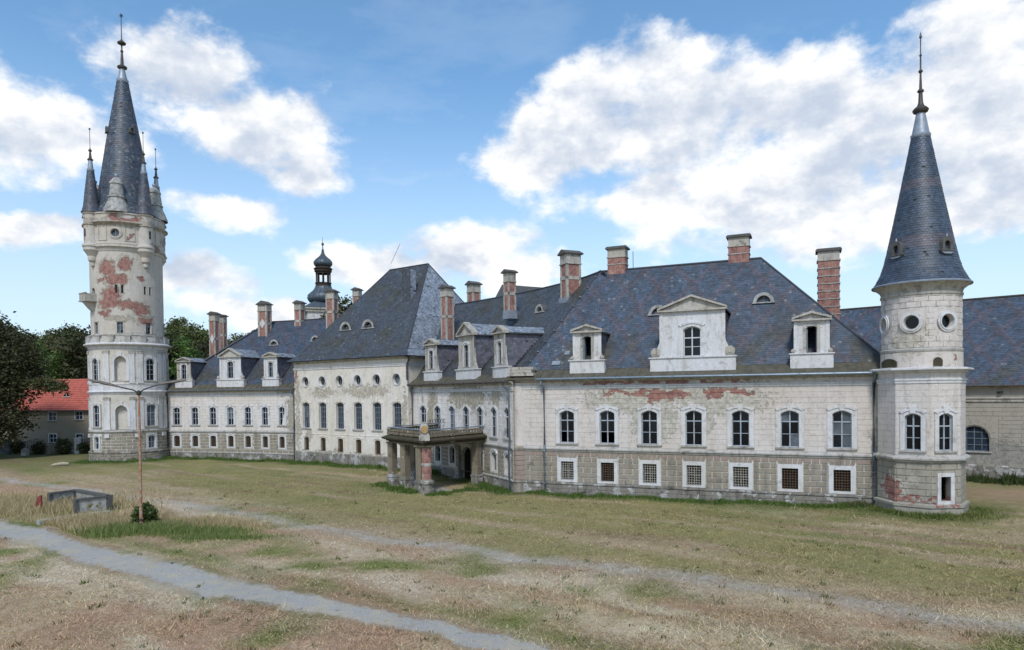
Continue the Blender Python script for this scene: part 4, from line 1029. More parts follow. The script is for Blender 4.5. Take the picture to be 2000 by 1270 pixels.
e = LW.P(22.0, .6, 9.4); downpipe(T2, [e, e - Vector((0, 0, .3)), LW.P(22.1, .25, 8.7), LW.P(22.1, .25, 3.9), LW.P(22.1, .32, 3.4), LW.P(22.1, .32, -.5)], 'gutter', .1)
e = LW.P(.25, .6, 9.4); downpipe(T2, [e, e - Vector((0, 0, .3)), LW.P(.2, .3, 8.7), LW.P(.2, .3, 3.9), LW.P(.2, .36, 3.4), LW.P(.2, .36, -.5)], 'pipe_rust', .1)
q = MB(); p = LW.P(lws[6] + .25, -.12, 5.5); q.face([LW.P(lws[6] + .02, .02, 4.55), LW.P(lws[6] + .48, .0, 4.5), LW.P(lws[6] + .5, -.1, 5.9), LW.P(lws[6] + .2, -.12, 6.1), LW.P(lws[6] + .12, -.04, 5.2)]); q.build('torn_curtain', 'curtain', T2)

# ================================================================== CENTRE PAVILION
def pavilion():
    T = thing('palace_pavilion', 'square cream palace pavilion with a row of round windows under a steep hipped slate roof', 'pavilion', (-20, 87, -.4))
    L = 21.55; ws = [2.45 + 3.45 * i for i in range(6)]; E = 13.2
    ho = [WIN['pv_tall']['outline'](s, 4.26) for s in ws] + [WIN['pv_round']['outline'](s, 9.83) for s in ws] + [WIN['pv_low']['outline'](s, 1.28) for s in ws[:5]]
    q = MB(); wall(q, PV, 0, L, .9, E, ho, .45); q.build('wall', 'plaster_pav', T)
    side = Path(*PV.P(L, 0, 0).xy, 36 - 90); left = Path(*PV.P(0, -20, 0).xy, 36 + 90)
    q = MB(); wall(q, side, 0, 22, -1, E, ()); wall(q, left, 0, 20, -1, E, ()); q.build('side_wall', 'plaster_pav', T)
    q = MB(); wall(q, PV, -.06, L + .06, -1.3, .95, (), ds=2, out=.1); band(q, PV, -.06, L + .06, [(.1, .95), (.0, 1.1)]); q.build('plinth', 'rubble', T)
    for pp, n_ in ((PV, L), (side, 22)):
        q = MB(); band(q, pp, -.08 if pp is PV else 0.1, n_ + (.08 if pp is PV else 0), [(0, 12.0), (.08, 12.04), (.08, 12.2), (.13, 12.25), (.13, 12.34), (0, 12.4)]); q.build('frieze_band', 'trim', T)
        q = MB(); band(q, pp, 0 if pp is PV else .1, n_, [(0, 12.85), (.12, 12.9), (.2, 13.05), (.5, 13.12), (.5, 13.18), (0, 13.19)]); q.build('cornice', 'trim_old', T)
    q = MB(); band(q, PV, 0.05, L - .05, [(0, 3.42), (.035, 3.45), (.035, 3.52), (0, 3.55)]); q.build('string_course', 'plaster_pav', T)
    for i, s in enumerate(ws):
        place_win(T, 'pv_tall', PV.P(s, 0, 4.26), PV.rz(s)); place_win(T, 'pv_round', PV.P(s, 0, 9.83), PV.rz(s))
        if i < 5: place_win(T, 'pv_low', PV.P(s, 0, 1.28), PV.rz(s))
    # hipped roof with sprocketed eaves
    e = .75; zr = 26.35; z1 = 14.1
    eo = [PV.P(-e, e, E), PV.P(L + e, e, E), PV.P(L + e, -22 - e, E), PV.P(-e, -22 - e, E)]
    b = .45; ei = [PV.P(b, -b, z1), PV.P(L - b, -b, z1), PV.P(L - b, -22 + b, z1), PV.P(b, -22 + b, z1)]
    r1, r2 = PV.P(7.45, -11, zr), PV.P(14.87, -11, zr)
    q = MB()
    for i in range(4): q.quad(eo[i], eo[(i + 1) % 4], ei[(i + 1) % 4], ei[i])
    q.quad(ei[0], ei[1], r2, r1); q.face((ei[1], ei[2], r2)); q.quad(ei[2], ei[3], r1, r2); q.face((ei[3], ei[0], r1))
    q.face([v - Vector((0, 0, .08)) for v in eo]); o = q.build('roof', 'slate_base', T)
    q = MB(); ax = Vector((math.cos(R(36)), -math.sin(R(36)), 0)); bk = Vector((math.sin(R(36)), math.cos(R(36)), 0))
    def face_slates(O, axv, inw, half, rise_in, poly_top, kind):
        pass
    up = Vector((bk.x * (11 - b), bk.y * (11 - b), zr - z1)); H = up.length; up.normalize()
    slates_poly(q, ei[0], ax, up, [(0, 0), (L - 2 * b, 0), (14.87 - b, H), (7.45 - b, H)], .27, .225, slate_colour('grey'))
    u0 = Vector((bk.x * (e + b), bk.y * (e + b), z1 - E)); h0 = u0.length; u0.normalize()
    slates_poly(q, eo[0], ax, u0, [(0, 0), (L + 2 * e, 0), (L + e - b, h0), (e + b, h0)], .27, .225, slate_colour('grey'))
    inn = -ax; w_ = L - b - 14.87
    up2 = Vector((inn.x * w_, inn.y * w_, zr - z1)); H2 = up2.length; up2.normalize()
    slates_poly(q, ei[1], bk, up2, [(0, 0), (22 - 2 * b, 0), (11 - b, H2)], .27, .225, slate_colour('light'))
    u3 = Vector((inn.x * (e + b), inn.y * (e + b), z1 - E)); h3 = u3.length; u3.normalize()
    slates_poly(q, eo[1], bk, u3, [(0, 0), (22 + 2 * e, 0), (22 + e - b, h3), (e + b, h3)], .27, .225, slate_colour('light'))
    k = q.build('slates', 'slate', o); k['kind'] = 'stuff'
    q = MB(); q.tube([r1, r2], .12, 8); q.tube([ei[0], r1], .1, 6); q.tube([ei[1], r2], .1, 6); q.tube([ei[2], r2], .1, 6); q.build('ridge_tile', 'slate_base', o)
    prof = [(-e, E), (b, z1), (11, zr)]
    for s in (7.0, 11.4):
        eyebrow(T, PV, s, prof, 3.3, 1.0)
    # slate-hung stack on the front slope
    q = MB(); p = PV.P(15.4, -6.7, 22.4); q.box(p, (1.5, 1.0, 5.0), PV.rz(0)); o2 = q.build('slate_stack', 'slate_base', T)
    q = MB(); c = PV.P(15.2, -8.6, 0)
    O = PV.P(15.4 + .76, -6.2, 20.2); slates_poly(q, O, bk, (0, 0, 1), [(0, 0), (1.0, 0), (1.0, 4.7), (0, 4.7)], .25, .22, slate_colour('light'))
    O = PV.P(15.4 - .75, -6.19, 20.2); slates_poly(q, O, ax, (0, 0, 1), [(0, 0), (1.5, 0), (1.5, 4.7), (0, 4.7)], .25, .22, slate_colour('grey')); q.build('slates', 'slate', o2)['kind'] = 'stuff'
    q = MB(); q.tube([(-14.84 - 1.0, 91, 26.0), (-14.6, 91, 28.6)], .025, 6); q.build('antenna', 'iron', T)
    g0 = PV.P(L + .2, .3, 13.0)
    side2 = side.P(.6, .35, 0)
    downpipe(T, [PV.P(L + .3, .1, 13.1), PV.P(L + .3, .1, 12.7), PV.P(L + .12, .25, 12.2), PV.P(L + .12, .25, 10.3)], 'pipe_rust', .11)
pavilion()

# ================================================================== GREAT ROUND TOWER
def cyl(r): return Path(TX, TY - r, 0, -math.degrees(1 / r))
def tower():
    T = thing('palace_tower', 'tall round palace tower with bare brick patches and a pointed slate spire', 'tower', (TX, TY, -.4))
    lo, hi = cyl(TR), cyl(4.65); bay = [17 + 45 * k for k in range(-2, 4)]
    sl = lambda r, a: r * R(a)
    # ground floor
    q = MB(); wall(q, lo, sl(5, -120), sl(5, 240), .9, 3.8, [WIN['tw_low']['outline'](sl(5, a), 1.45) for a in (61, -26)], .4, ds=.55); q.build('ground_floor_wall', 'rustic_bed', T, 30)
    ob = [(sl(5, a) - .85, sl(5, a) + .85, 1.2, 3.5) for a in (61, -26)]
    blocks(T, lo, cut(course_rows(sl(5, -85), sl(5, 140), 1.02, 3.66, .44, 1.35), ob), .05, BLK_R['rustic'], .11, 140)
    q = MB(); q.lathe(TX, TY, [(5.25, -1.2), (5.25, .05), (5.18, .1), (5.18, .85), (5.3, .9), (5.3, 1.02), (5.0, 1.08)], 64); q.build('plinth', 'rubble', T, 35)
    pl = cyl(5.18); blocks(T, pl, course_rows(sl(5.18, -85), sl(5.18, 140), .1, .82, .36, 1.5), .03, BLK_R['rustic'], .06, 60)
    # two storeys with pilasters, arched windows and niches
    h1 = [(61, 'w'), (17, 'n'), (-26, 'w'), (106, 'n')]
    ho = []
    for a, k in h1:
        ho.append(WIN['tw_seg']['outline'](sl(5, a), 4.55) if k == 'w' else arch(1.5, 3.3, .75, 10, False, sl(5, a), 4.2))
        ho.append(WIN['tw_arch']['outline'](sl(5, a), 11.0) if k == 'w' else arch(1.5, 3.4, .75, 10, False, sl(5, a), 10.95))
    q = MB(); wall(q, lo, sl(5, -120), sl(5, 240), 3.7, 15.7, ho, .45, ds=.55); q.build('wall', 'plaster_tower_low', T, 30)
    inn = cyl(4.5); q = MB()
    for a in (17, 106):
        for z in (4.1, 10.9): q = MB(); wall(q, inn, sl(4.5, a) - 1.2, sl(4.5, a) + 1.2, z, z + 3.8, (), ds=.3); q.build('niche_back', 'plaster_tower_low', T, 30)
    for a, k in h1:
        if k == 'w':
            place_win(T, 'tw_seg', lo.P(sl(5, a), 0, 4.55), lo.rz(sl(5, a))); place_win(T, 'tw_arch', lo.P(sl(5, a), 0, 11.0), lo.rz(sl(5, a)))
        else:
            for z, h in ((4.2, 3.3), (10.95, 3.4)):
                m_ = MB(); ring(m_, arch(1.5, h, .75, 10), arch(2.2, h + .35, 1.1, 10), -.06, .02); m_.b(-.2, .2, -.14, 0, h + .05, h + .6)
                inst('niche_surround', m_.mesh('niche_surround', 'trim'), T, lo.P(sl(5, a), 0, z) - wl(T), lo.rz(sl(5, a)))
    for a in (61, -26): place_win(T, 'tw_low', lo.P(sl(5, a), 0, 1.45), lo.rz(sl(5, a)))
    pil = MB(); pil.b(-.42, .42, -.12, .1, 0, 4.5); pil.b(-.5, .5, -.18, .1, 4.5, 4.6); pil.b(-.47, .47, -.15, .1, 4.28, 4.36); pil.b(-.5, .5, -.18, .1, 0, .25)
    pm = pil.mesh('pilaster', 'trim')
    cap_ = MB(); cap_.b(-.48, .48, -.2, 0, 0, .12); cap_.b(-.44, .44, -.16, 0, -.3, 0); cap_.b(-.5, -.34, -.22, -.05, -.26, -.08); cap_.b(.34, .5, -.22, -.05, -.26, -.08); cm = cap_.mesh('capital', 'trim_old')
    br = MB(); br.prism([(-.35, -.28, 0), (.35, -.28, 0), (.35, -.28, .5), (-.35, -.28, .5)], (0, .35, 0)); bm_ = br.mesh('bracket', 'trim')
    for a in (-52, -4, 39, 84, 129):
        for da in (-6, 6) if a in (39, 84) else (0,):
            p = lo.P(sl(5, a + da), 0, 0) - wl(T); rz = lo.rz(sl(5, a + da))
            for z in (4.1, 10.6):
                o = inst('pilaster', pm, T, p + Vector((0, 0, z)), rz, (.8 if a in (39, 84) else 1, 1, 1)); inst('capital', cm, o, (0, 0, 4.5))
        inst('bracket', bm_, T, lo.P(sl(5, a), 0, 3.05) - wl(T), lo.rz(sl(5, a)))
    ringm = [('string_course', [(5.0, 3.68), (5.12, 3.74), (5.22, 3.86), (5.22, 3.98), (5.0, 4.1)], 'ledge'), ('cornice', [(5.0, 9.0), (5.08, 9.1), (5.08, 9.3), (5.3, 9.4), (5.3, 9.5), (5.05, 9.62), (5.05, 10.4), (5.12, 10.45), (5.12, 10.55), (5.0, 10.6)], 'trim'),
             ('cornice', [(5.0, 15.4), (5.1, 15.45), (5.1, 15.75), (5.25, 15.8), (5.45, 15.95), (5.62, 16.0), (5.62, 16.12), (5.1, 16.4)], 'trim'), ('parapet', [(5.3, 16.2), (5.2, 16.5), (4.95, 17.0), (4.9, 17.3), (4.98, 17.32), (4.98, 17.42), (4.6, 17.5)], 'ledge')]
    for nm, pr, mt in ringm: q = MB(); q.lathe(TX, TY, pr, 64); q.build(nm, mt, T, 35)
    for a in range(-60, 200, 22):
        q = MB(); q.b(-.32, .32, -.35, .2, 0, .85); q.b(-.38, .38, -.4, .2, .85, .95); inst('parapet_block', q.mesh('parapet_block', 'ledge'), T, cyl(4.95).P(4.95 * R(a), 0, 16.3) - wl(T), -cyl(4.95).a(4.95 * R(a)) * -1 * -1)
    # plain upper shaft
    ho = [WIN['tw_sq']['outline'](sl(4.65, a), 17.6) for a in (17, 62, -27, 107)]
    for a in (17, 62): ho += [WIN['tw_slit']['outline'](sl(4.65, a) + d, 23.15) for d in (-.38, .38)]
    ho.append(arch(.8, 1.7, .4, 8, False, sl(4.65, -34), 22.3))
    q = MB(); wall(q, hi, sl(4.65, -120), sl(4.65, 240), 16.4, 29.7, ho, .4, ds=.5); q.build('shaft', 'plaster_tower', T, 30)
    for a in (17, 62, -27, 107): place_win(T, 'tw_sq', hi.P(sl(4.65, a), 0, 17.6), hi.rz(sl(4.65, a)))
    for a in (17, 62):
        for d in (-.38, .38): place_win(T, 'tw_slit', hi.P(sl(4.65, a) + d, 0, 23.15), hi.rz(sl(4.65, a) + d))
    # little balcony on its bracket
    a = -37; p = hi.P(sl(4.65, a), 0, 0); rz = hi.rz(sl(4.65, a))
    o = bpy.data.objects.new('balcony', None); link(o, T); o.location = Vector((p.x, p.y, 0)) - wl(T); o.rotation_euler = (0, 0, rz)
    q = MB(); q.prism([(0, .2, 20.5), (0, -.45, 21.1), (0, -1.0, 21.75), (0, -1.25, 22.0), (0, .2, 22.0)], (.9, 0, 0)); inst('bracket', q.mesh('bracket', 'plaster_tower'), o, (-.45, 0, 0))
    q = MB(); q.b(-1.1, 1.1, -1.4, .3, 22.0, 22.18); inst('floor', q.mesh('floor', 'ledge'), o)
    q = MB(); q.b(-1.0, 1.0, -1.32, -1.2, 22.18, 23.1); q.b(-1.0, -.88, -1.2, .1, 22.18, 23.1); q.b(.88, 1.0, -1.2, .1, 22.18, 23.1); q.b(-1.06, 1.06, -1.38, -1.14, 23.1, 23.22); inst('parapet', q.mesh('parapet', 'trim_old'), o)
    q = MB(); q.b(-.38, .38, .3, .36, 22.3, 24); inst('door', q.mesh('door', 'dark_wood'), o)
    # drum with round windows
    dr = cyl(4.95)
    ho = [WIN['tw_round']['outline'](sl(4.95, a), 30.85) for a in (14, -76, 104)]
    q = MB(); wall(q, dr, sl(4.95, -120), sl(4.95, 240), 29.6, 34.3, ho, .4, ds=.5); q.build('drum', 'plaster_tower', T, 30)
    for a in (14, -76, 104):
        place_win(T, 'tw_round', dr.P(sl(4.95, a), 0, 30.85), dr.rz(sl(4.95, a)))
        for sg in (-1, 1):
            q = MB(); x = sg * 1.75; ring(q, [(x - .55, .1), (x + .55, .1), (x + .55, 2.0), (x - .55, 2.0)], [(x - .65, 0), (x + .65, 0), (x + .65, 2.1), (x - .65, 2.1)], -.05, .1)
            s = sl(4.95, a) + x; inst('panel_moulding', q.mesh('panel_moulding', 'plaster_tower'), T, dr.P(s, .02, 30.35) - wl(T) , dr.rz(s)) if False else None
            q2 = MB(); ring(q2, [(-.5, .1), (.5, .1), (.5, 2.0), (-.5, 2.0)], [(-.62, 0), (.62, 0), (.62, 2.1), (-.62, 2.1)], -.06, .1)
            inst('panel_moulding', q2.mesh('panel_moulding', 'plaster_tower'), T, dr.P(s, .0, 30.35) - wl(T), dr.rz(s))
    for nm, pr in (('string_course', [(4.65, 28.9), (4.8, 29.1), (4.85, 29.4), (5.1, 29.55), (5.1, 29.7), (4.95, 29.8), (5.02, 29.9), (5.02, 30.05), (4.95, 30.1)]), ('cornice', [(4.95, 32.5), (5.05, 32.55), (5.2, 32.75), (5.45, 32.85), (5.45, 32.95), (4.98, 33.2), (4.98, 34.0), (5.12, 34.1), (5.12, 34.25), (4.8, 34.3)])):
        q = MB(); q.lathe(TX, TY, pr, 64); q.build(nm, 'plaster_tower', T, 35)
    # spire
    prof = [(5.1, 34.3), (4.7, 34.55), (4.3, 35.1), (3.75, 36.2), (3.35, 38), (2.75, 42), (2.05, 46.5), (1.35, 50.5), (.74, 54.2)]
    q = MB(); q.lathe(TX, TY, [(r - .03, z) for r, z in prof], 48); o = q.build('spire', 'slate_base', T, 40)
    q = MB()
    for (r0, z0), (r1, z1) in zip(prof, prof[1:]):
        def fn(t, v, r0=r0, r1=r1, z0=z0, z1=z1):
            a = 2 * math.pi * t; r = r0 + (r1 - r0) * v; return Vector((TX + r * math.sin(a), TY - r * math.cos(a), z0 + (z1 - z0) * v))
        cf = slate_colour('tower'); H = math.hypot(r1 - r0, z1 - z0)
        slates_loft(q, fn, 2 * math.pi * r0, 2 * math.pi * r1, H, .30, .28, lambda u, v, z0=z0, cf=cf: cf(u, v + z0), closed=True, lift=.03)
    q.build('slates', 'slate', o)['kind'] = 'stuff'
    fin = [(.76, 54.1), (.80, 54.3), (.80, 54.45), (.68, 54.5), (.5, 55.5), (.36, 56.5), (.36, 56.6), (.62, 56.75), (.66, 56.95), (.45, 57.1), (.22, 57.25), (.2, 58), (.13, 59), (.2, 59.1), (.2, 59.25), (.1, 59.4), (.1, 60), (.55, 60.25), (.58, 60.4), (.15, 60.75), (.07, 61), (.05, 64.2)]
    fin = [(r_, z_ - .6 * min(1, max(0, (z_ - 54.5) / 2))) for r_, z_ in fin]; q = MB(); q.lathe(TX, TY, fin[:7], 20); q.build('lead_cap', 'lead', T, 35)
    q = MB(); q.lathe(TX, TY, fin[6:], 16); q.build('finial', 'finial', T, 35)
    q = MB()
    for k in range(14):
        a = k * 2.4; b_ = math.acos(1 - 2 * (k + .5) / 14); d = Vector((math.sin(b_) * math.cos(a), math.sin(b_) * math.sin(a), math.cos(b_))); c = Vector((TX, TY, 63.7)); q.tube([c, c + d * .34], [.09, .01], 5)
    q.build('finial_star', 'copper', T)
    # openings with hoods on the spire
    for a, z in ((58, 46.5), (-48, 46.5), (40, 58)):
        if z > 50: continue
        r = 2.12; c = Path(TX, TY - r, 0, -math.degrees(1 / r)); s = r * R(a); p = c.P(s, .05, z)
        m_ = MB(); ring(m_, arch(.42, .62, .21, 8), arch(.7, .82, .35, 8), -.12, .5); m_.b(-.5, .5, -.16, .5, -.1, 0); m_.face([(x, .1, zz) for x, zz in arch(.42, .62, .21, 8)])
        inst('spire_light', m_.mesh('spire_light', 'stone_dark'), T, p - wl(T), c.rz(s))
    # bell-topped lucarnes between the turrets
    for a in (14, -76, 104):
        r = 4.35; p = cyl(r).P(r * R(a), 0, 34.3)
        m_ = MB()
        pr = [(1.75, 0), (1.7, .3), (1.45, 1.0), (1.1, 1.75), (1.0, 2.1), (1.15, 2.15), (1.15, 2.3), (.95, 2.4), (.85, 3.4), (.78, 4.0), (.9, 4.05), (.9, 4.2), (.7, 4.5), (.45, 4.85), (.15, 5.0)]
        m_.lathe(0, .5, pr, 20)
        o = inst('lucarne', m_.mesh('lucarne', 'stone_grey' if a != 14 else 'stone_grey', smooth=35), T, p - wl(T), cyl(r).rz(r * R(a)))
        b_ = MB(); b_.lathe(0, .5, [(.05, 4.95), (.2, 5.1), (.26, 5.3), (.18, 5.5), (.05, 5.56)], 12); inst('ball', b_.mesh('ball', 'lead', smooth=60), o)
    # corner turrets
    for a in (-31, 59, 149, 239):
        ph = R(a); c = (TX + 4.75 * math.sin(ph), TY - 4.75 * math.cos(ph))
        t = MB(); t.lathe(0, 0, [(.12, 26.9), (.3, 27.0), (.34, 27.3), (.28, 27.5), (.55, 27.7), (.6, 28.0), (.58, 28.3), (.95, 28.9), (1.12, 29.1), (1.12, 29.5), (1.25, 29.6), (1.25, 29.85), (1.0, 30.0), (1.0, 32.5), (1.12, 32.6), (1.12, 32.75), (1.0, 32.8), (1.0, 34.0), (1.15, 34.1), (1.15, 34.3)], 24)
        o = inst('bartizan', t.mesh('bartizan', 'plaster_tower', smooth=35), T, Vector((c[0], c[1], 0)) - wl(T))
        t = MB(); pr = [(1.28, 34.3), (1.12, 34.7), (.98, 35.3), (.8, 37), (.42, 40.2)]; t.lathe(0, 0, pr, 20, col=(.07, .075, .085))
        for (r0, z0), (r1, z1) in zip(pr, pr[1:]):
            slates_loft(t, lambda tt, v, r0=r0, r1=r1, z0=z0, z1=z1: Vector(((r0 + (r1 - r0) * v) * math.sin(6.2832 * tt), -(r0 + (r1 - r0) * v) * math.cos(6.2832 * tt), z0 + (z1 - z0) * v)), 6.28 * r0, 6.28 * r1, math.hypot(r1 - r0, z1 - z0), .25, .22, slate_colour('tower'), closed=True)
        inst('turret_roof', t.mesh('turret_roof', 'slate'), o)
        t = MB(); t.lathe(0, 0, [(.44, 40.1), (.48, 40.2), (.48, 40.35), (.36, 40.45), (.25, 41.6)], 14); inst('lead_cap', t.mesh('lead_cap', 'lead', smooth=35), o)
        t = MB(); t.lathe(0, 0, [(.36, 41.6), (.38, 41.75), (.2, 41.9), (.12, 42.8), (.24, 42.9), (.24, 43.0), (.1, 43.15), (.04, 43.4), (.035, 45.8), (.12, 45.85), (.12, 46), (.02, 46.1)], 10); inst('finial', t.mesh('finial', 'finial', smooth=35), o)
        s_ = MB(); s_.b(-.13, .13, -1.03, -.9, 30.9, 32.0); inst('slit_window', s_.mesh('slit_window', 'glass'), o, (0, 0, 0), ph + .1)
tower()

# ================================================================== CORNER TURRET
def turret():
    T = thing('palace_turret', 'slender white corner turret, eight-sided below and round above, with bell-cast slate spire', 'turret', (CX, CY, -.3))
    RC = 2.82; ap = RC * math.cos(R(22.5)); fw = 2 * RC * math.sin(R(22.5))
    def facet(a, rad=0.):
        """wall line of the facet that faces heading a"""
        r = ap + rad; w_ = 2 * r * math.tan(R(22.5)); n = Vector((-math.sin(R(a)), -math.cos(R(a)), 0)); t = Vector((math.cos(R(a)), -math.sin(R(a)), 0)); p = Vector((CX, CY, 0)) + n * r - t * w_ / 2
        return Path(p.x, p.y, a), w_
    fs = [41.5 + 45 * k for k in range(8)]
    qu, ql, qp = MB(), MB(), MB(); qs, qc, qf = MB(), MB(), MB()
    for a in fs:
        p, w_ = facet(a); vis = a in (41.5, 86.5, 356.5); rs = (41.5, 86.5, 131.5, 356.5)
        hu = [WIN['tu_up']['outline'](w_ / 2, 4.3)] if a in (41.5, 356.5) else []; hl = [WIN['tu_low']['outline'](w_ / 2, .78)] if a == 356.5 else []
        wall(qu, p, 0, w_, 3.6, 10.0, hu, .4); wall(ql, p, 0, w_, .3, 3.6, hl, .45)
        for (z0, z1, o0, o1) in ((-1.2, .32, .2, .2), (.32, .5, .28, .28)):
            pa, wa = facet(a, o0); wall(qp, pa, 0, wa, z0, z1, ()); 
        pa, wa = facet(a, .28); pb, wb = facet(a, .02); qp.quad(pa.P(0, 0, .5), pa.P(wa, 0, .5), pb.P(wb, 0, .56), pb.P(0, 0, .56))
        def prof(mb, pr):
            for (o0, z0), (o1, z1) in zip(pr, pr[1:]):
                pa, wa = facet(a, o0); pb, wb = facet(a, o1); mb.quad(pa.P(0, 0, z0), pa.P(wa, 0, z0), pb.P(wb, 0, z1), pb.P(0, 0, z1))
        prof(qs, [(0, 3.4), (.1, 3.46), (.16, 3.58), (.32, 3.64), (.32, 3.76), (.02, 3.92)])
        prof(qf, [(0, 9.0), (.06, 9.04), (.06, 9.2), (.11, 9.24), (.11, 9.34), (0, 9.4)])
        prof(qc, [(0, 9.75), (.12, 9.8), (.2, 9.92), (.5, 9.98), (.5, 10.08), (.3, 10.14), (-1.2, 10.2)])
        if hu: place_win(T, 'tu_up', p.P(w_ / 2, 0, 4.3), p.rz(0))
        if hl: place_win(T, 'tu_low', p.P(w_ / 2, 0, .78), p.rz(0), 1.0)
        if a in rs or a == 311.5:
            ob = [(w_ / 2 - .82, w_ / 2 + .82, 4.0, 7.2), (w_ / 2 - .28, w_ / 2 + .28, 7.1, 7.45)] if hu else []
            blocks(T, p, cut(course_rows(.02, w_ - .02, 3.95, 8.95, .42, 1.07), ob), .02, BLK_W['plaster_turret'], .02)
            ob = [(w_ / 2 - .64, w_ / 2 + .64, .3, 2.8)] if hl else []
            blocks(T, p, cut(course_rows(.0, w_, .62, 3.4, .463, 1.25), ob), .05, BLK_R['rustic_turret'], .045)
    qu.build('wall', 'plaster_turret', T); ql.build('ground_floor_wall', 'rustic_turret', T); qp.build('plinth', 'rustic_turret', T); qs.build('string_course', 'ledge', T); qf.build('frieze_band', 'trim', T); qc.build('cornice', 'trim', T)
    # round drum
    r = 2.52; d = Path(CX, CY - r, 0, -math.degrees(1 / r)); wa = (-41.5, 8.5 - 3, -91, 57)
    wa = (-44, 8, -96)
    q = MB(); wall(q, d, -math.pi * r, math.pi * r, 10.1, 15.6, [WIN['tu_round']['outline'](r * R(a), 12.85) for a in wa], .35, ds=.35); q.build('drum', 'plaster_turret', T, 30)
    for a in wa: place_win(T, 'tu_round', d.P(r * R(a), 0, 12.85), d.rz(r * R(a)))
    ob = [(r * R(a) - .86, r * R(a) + .86, 12.6, 14.1) for a in wa]
    blocks(T, d, cut(course_rows(r * R(-125), r * R(80), 11.55, 15.2, .405, .92), ob), .02, BLK_W['plaster_turret'], .02, 150)
    for nm, pr, mt in (('string_course', [(r, 11.2), (r + .1, 11.26), (r + .14, 11.36), (r + .14, 11.44), (r, 11.54)], 'ledge'), ('pedestal', [(r + .1, 10.1), (r + .1, 11.22), (r, 11.25)], 'plaster_turret'),
                       ('cornice', [(r, 15.1), (r + .06, 15.15), (r + .06, 15.25), (r + .12, 15.3), (r + .12, 15.45), (r + .05, 15.5), (r + .15, 15.75), (r + .45, 16.0), (r + .6, 16.08), (r + .62, 16.18), (r + .3, 16.25)], 'trim_old')):
        q = MB(); q.lathe(CX, CY, pr, 56); q.build(nm, mt, T, 35)
    for a in (-80, -8):      # wide dark stain set as a panel, and one small blocked niche
        q = MB(); s = (r + .1) * R(a); pp = Path(CX, CY - r - .1, 0, -math.degrees(1 / (r + .1)))
        w_ = 1.5 if a == -80 else .6
        q.prism([(x, -.04, z) for x, z in arch(w_, .62, .25, 8)], (0, .08, 0)); inst('dark_panel', q.mesh('dark_panel', 'mossy'), T, pp.P(s, 0, 10.22) - wl(T), pp.rz(s))
    prof = [(3.16, 16.15), (2.95, 16.45), (2.62, 17.1), (2.38, 17.9), (2.2, 18.7), (1.5, 22.2), (.6, 27.0)]
    q = MB(); q.lathe(CX, CY, [(rr - .03, z) for rr, z in prof], 48); o = q.build('spire', 'slate_base', T, 40)
    q = MB(); cf = slate_colour('cone')
    for (r0, z0), (r1, z1) in zip(prof, prof[1:]):
        slates_loft(q, lambda t, v, r0=r0, r1=r1, z0=z0, z1=z1: Vector((CX + (r0 + (r1 - r0) * v) * math.sin(6.28319 * t), CY - (r0 + (r1 - r0) * v) * math.cos(6.28319 * t), z0 + (z1 - z0) * v)),
                    6.283 * r0, 6.283 * r1, math.hypot(r1 - r0, z1 - z0), .2, .17, lambda u, v, z0=z0: cf(u, v + z0 - 18.6), closed=True, lift=.022)
    q.build('slates', 'slate', o)['kind'] = 'stuff'
    q = MB(); q.lathe(CX, CY, [(3.2, 16.08), (3.22, 16.16), (3.15, 16.22)], 48); q.build('eave_ring', 'lead', T, 60)
    fin = [(.6, 26.9), (.66, 27.0), (.66, 27.15), (.58, 27.2), (.34, 28.9), (.3, 29.1), (.48, 29.2), (.54, 29.35), (.42, 29.5), (.24, 29.65), (.16, 29.9), (.13, 30.6), (.22, 30.68), (.22, 30.76), (.1, 30.9), (.06, 32.0), (.16, 32.15), (.06, 32.3), (.05, 33.2), (.1, 33.3), (.04, 33.4), (.035, 34.5), (.1, 34.6), (.01, 35)]
    fin = [(r_, z_ - .4 * min(1, max(0, (z_ - 27.3) / 1.5))) for r_, z_ in fin]; q = MB(); q.lathe(CX, CY, fin[:6], 20); q.build('lead_cap', 'lead', T, 35)
    q = MB(); q.lathe(CX, CY, fin[5:], 14); q.build('finial', 'finial', T, 35)
    for a in (-70, 10):
        r = 2.2; c = Path(CX, CY - r, 0, -math.degrees(1 / r)); s = r * R(a); pz = 18.35
        m_ = MB(); ring(m_, arch(.42, .62, .21, 8), arch(.8, .92, .4, 8), -.28, .35); m_.face([(x, .05, z) for x, z in arch(.42, .62, .21, 8)]); m_.b(-.55, .55, -.34, .3, -.12, 0)
        o = inst('spire_light', m_.mesh('spire_light', 'stone_dark'), T, c.P(s, .0, pz) - wl(T), c.rz(s))
        m_ = MB(); m_.prism([(-.5, -.3, -.16), (-.25, -.3, -.3), (.25, -.3, -.3), (.5, -.3, -.16)], (0, .3, 0)); m_.tube([(0, -.2, .9), (0, -.2, 1.15)], [.08, .02], 6); inst('lead_apron', m_.mesh('lead_apron', 'lead'), o)
turret()

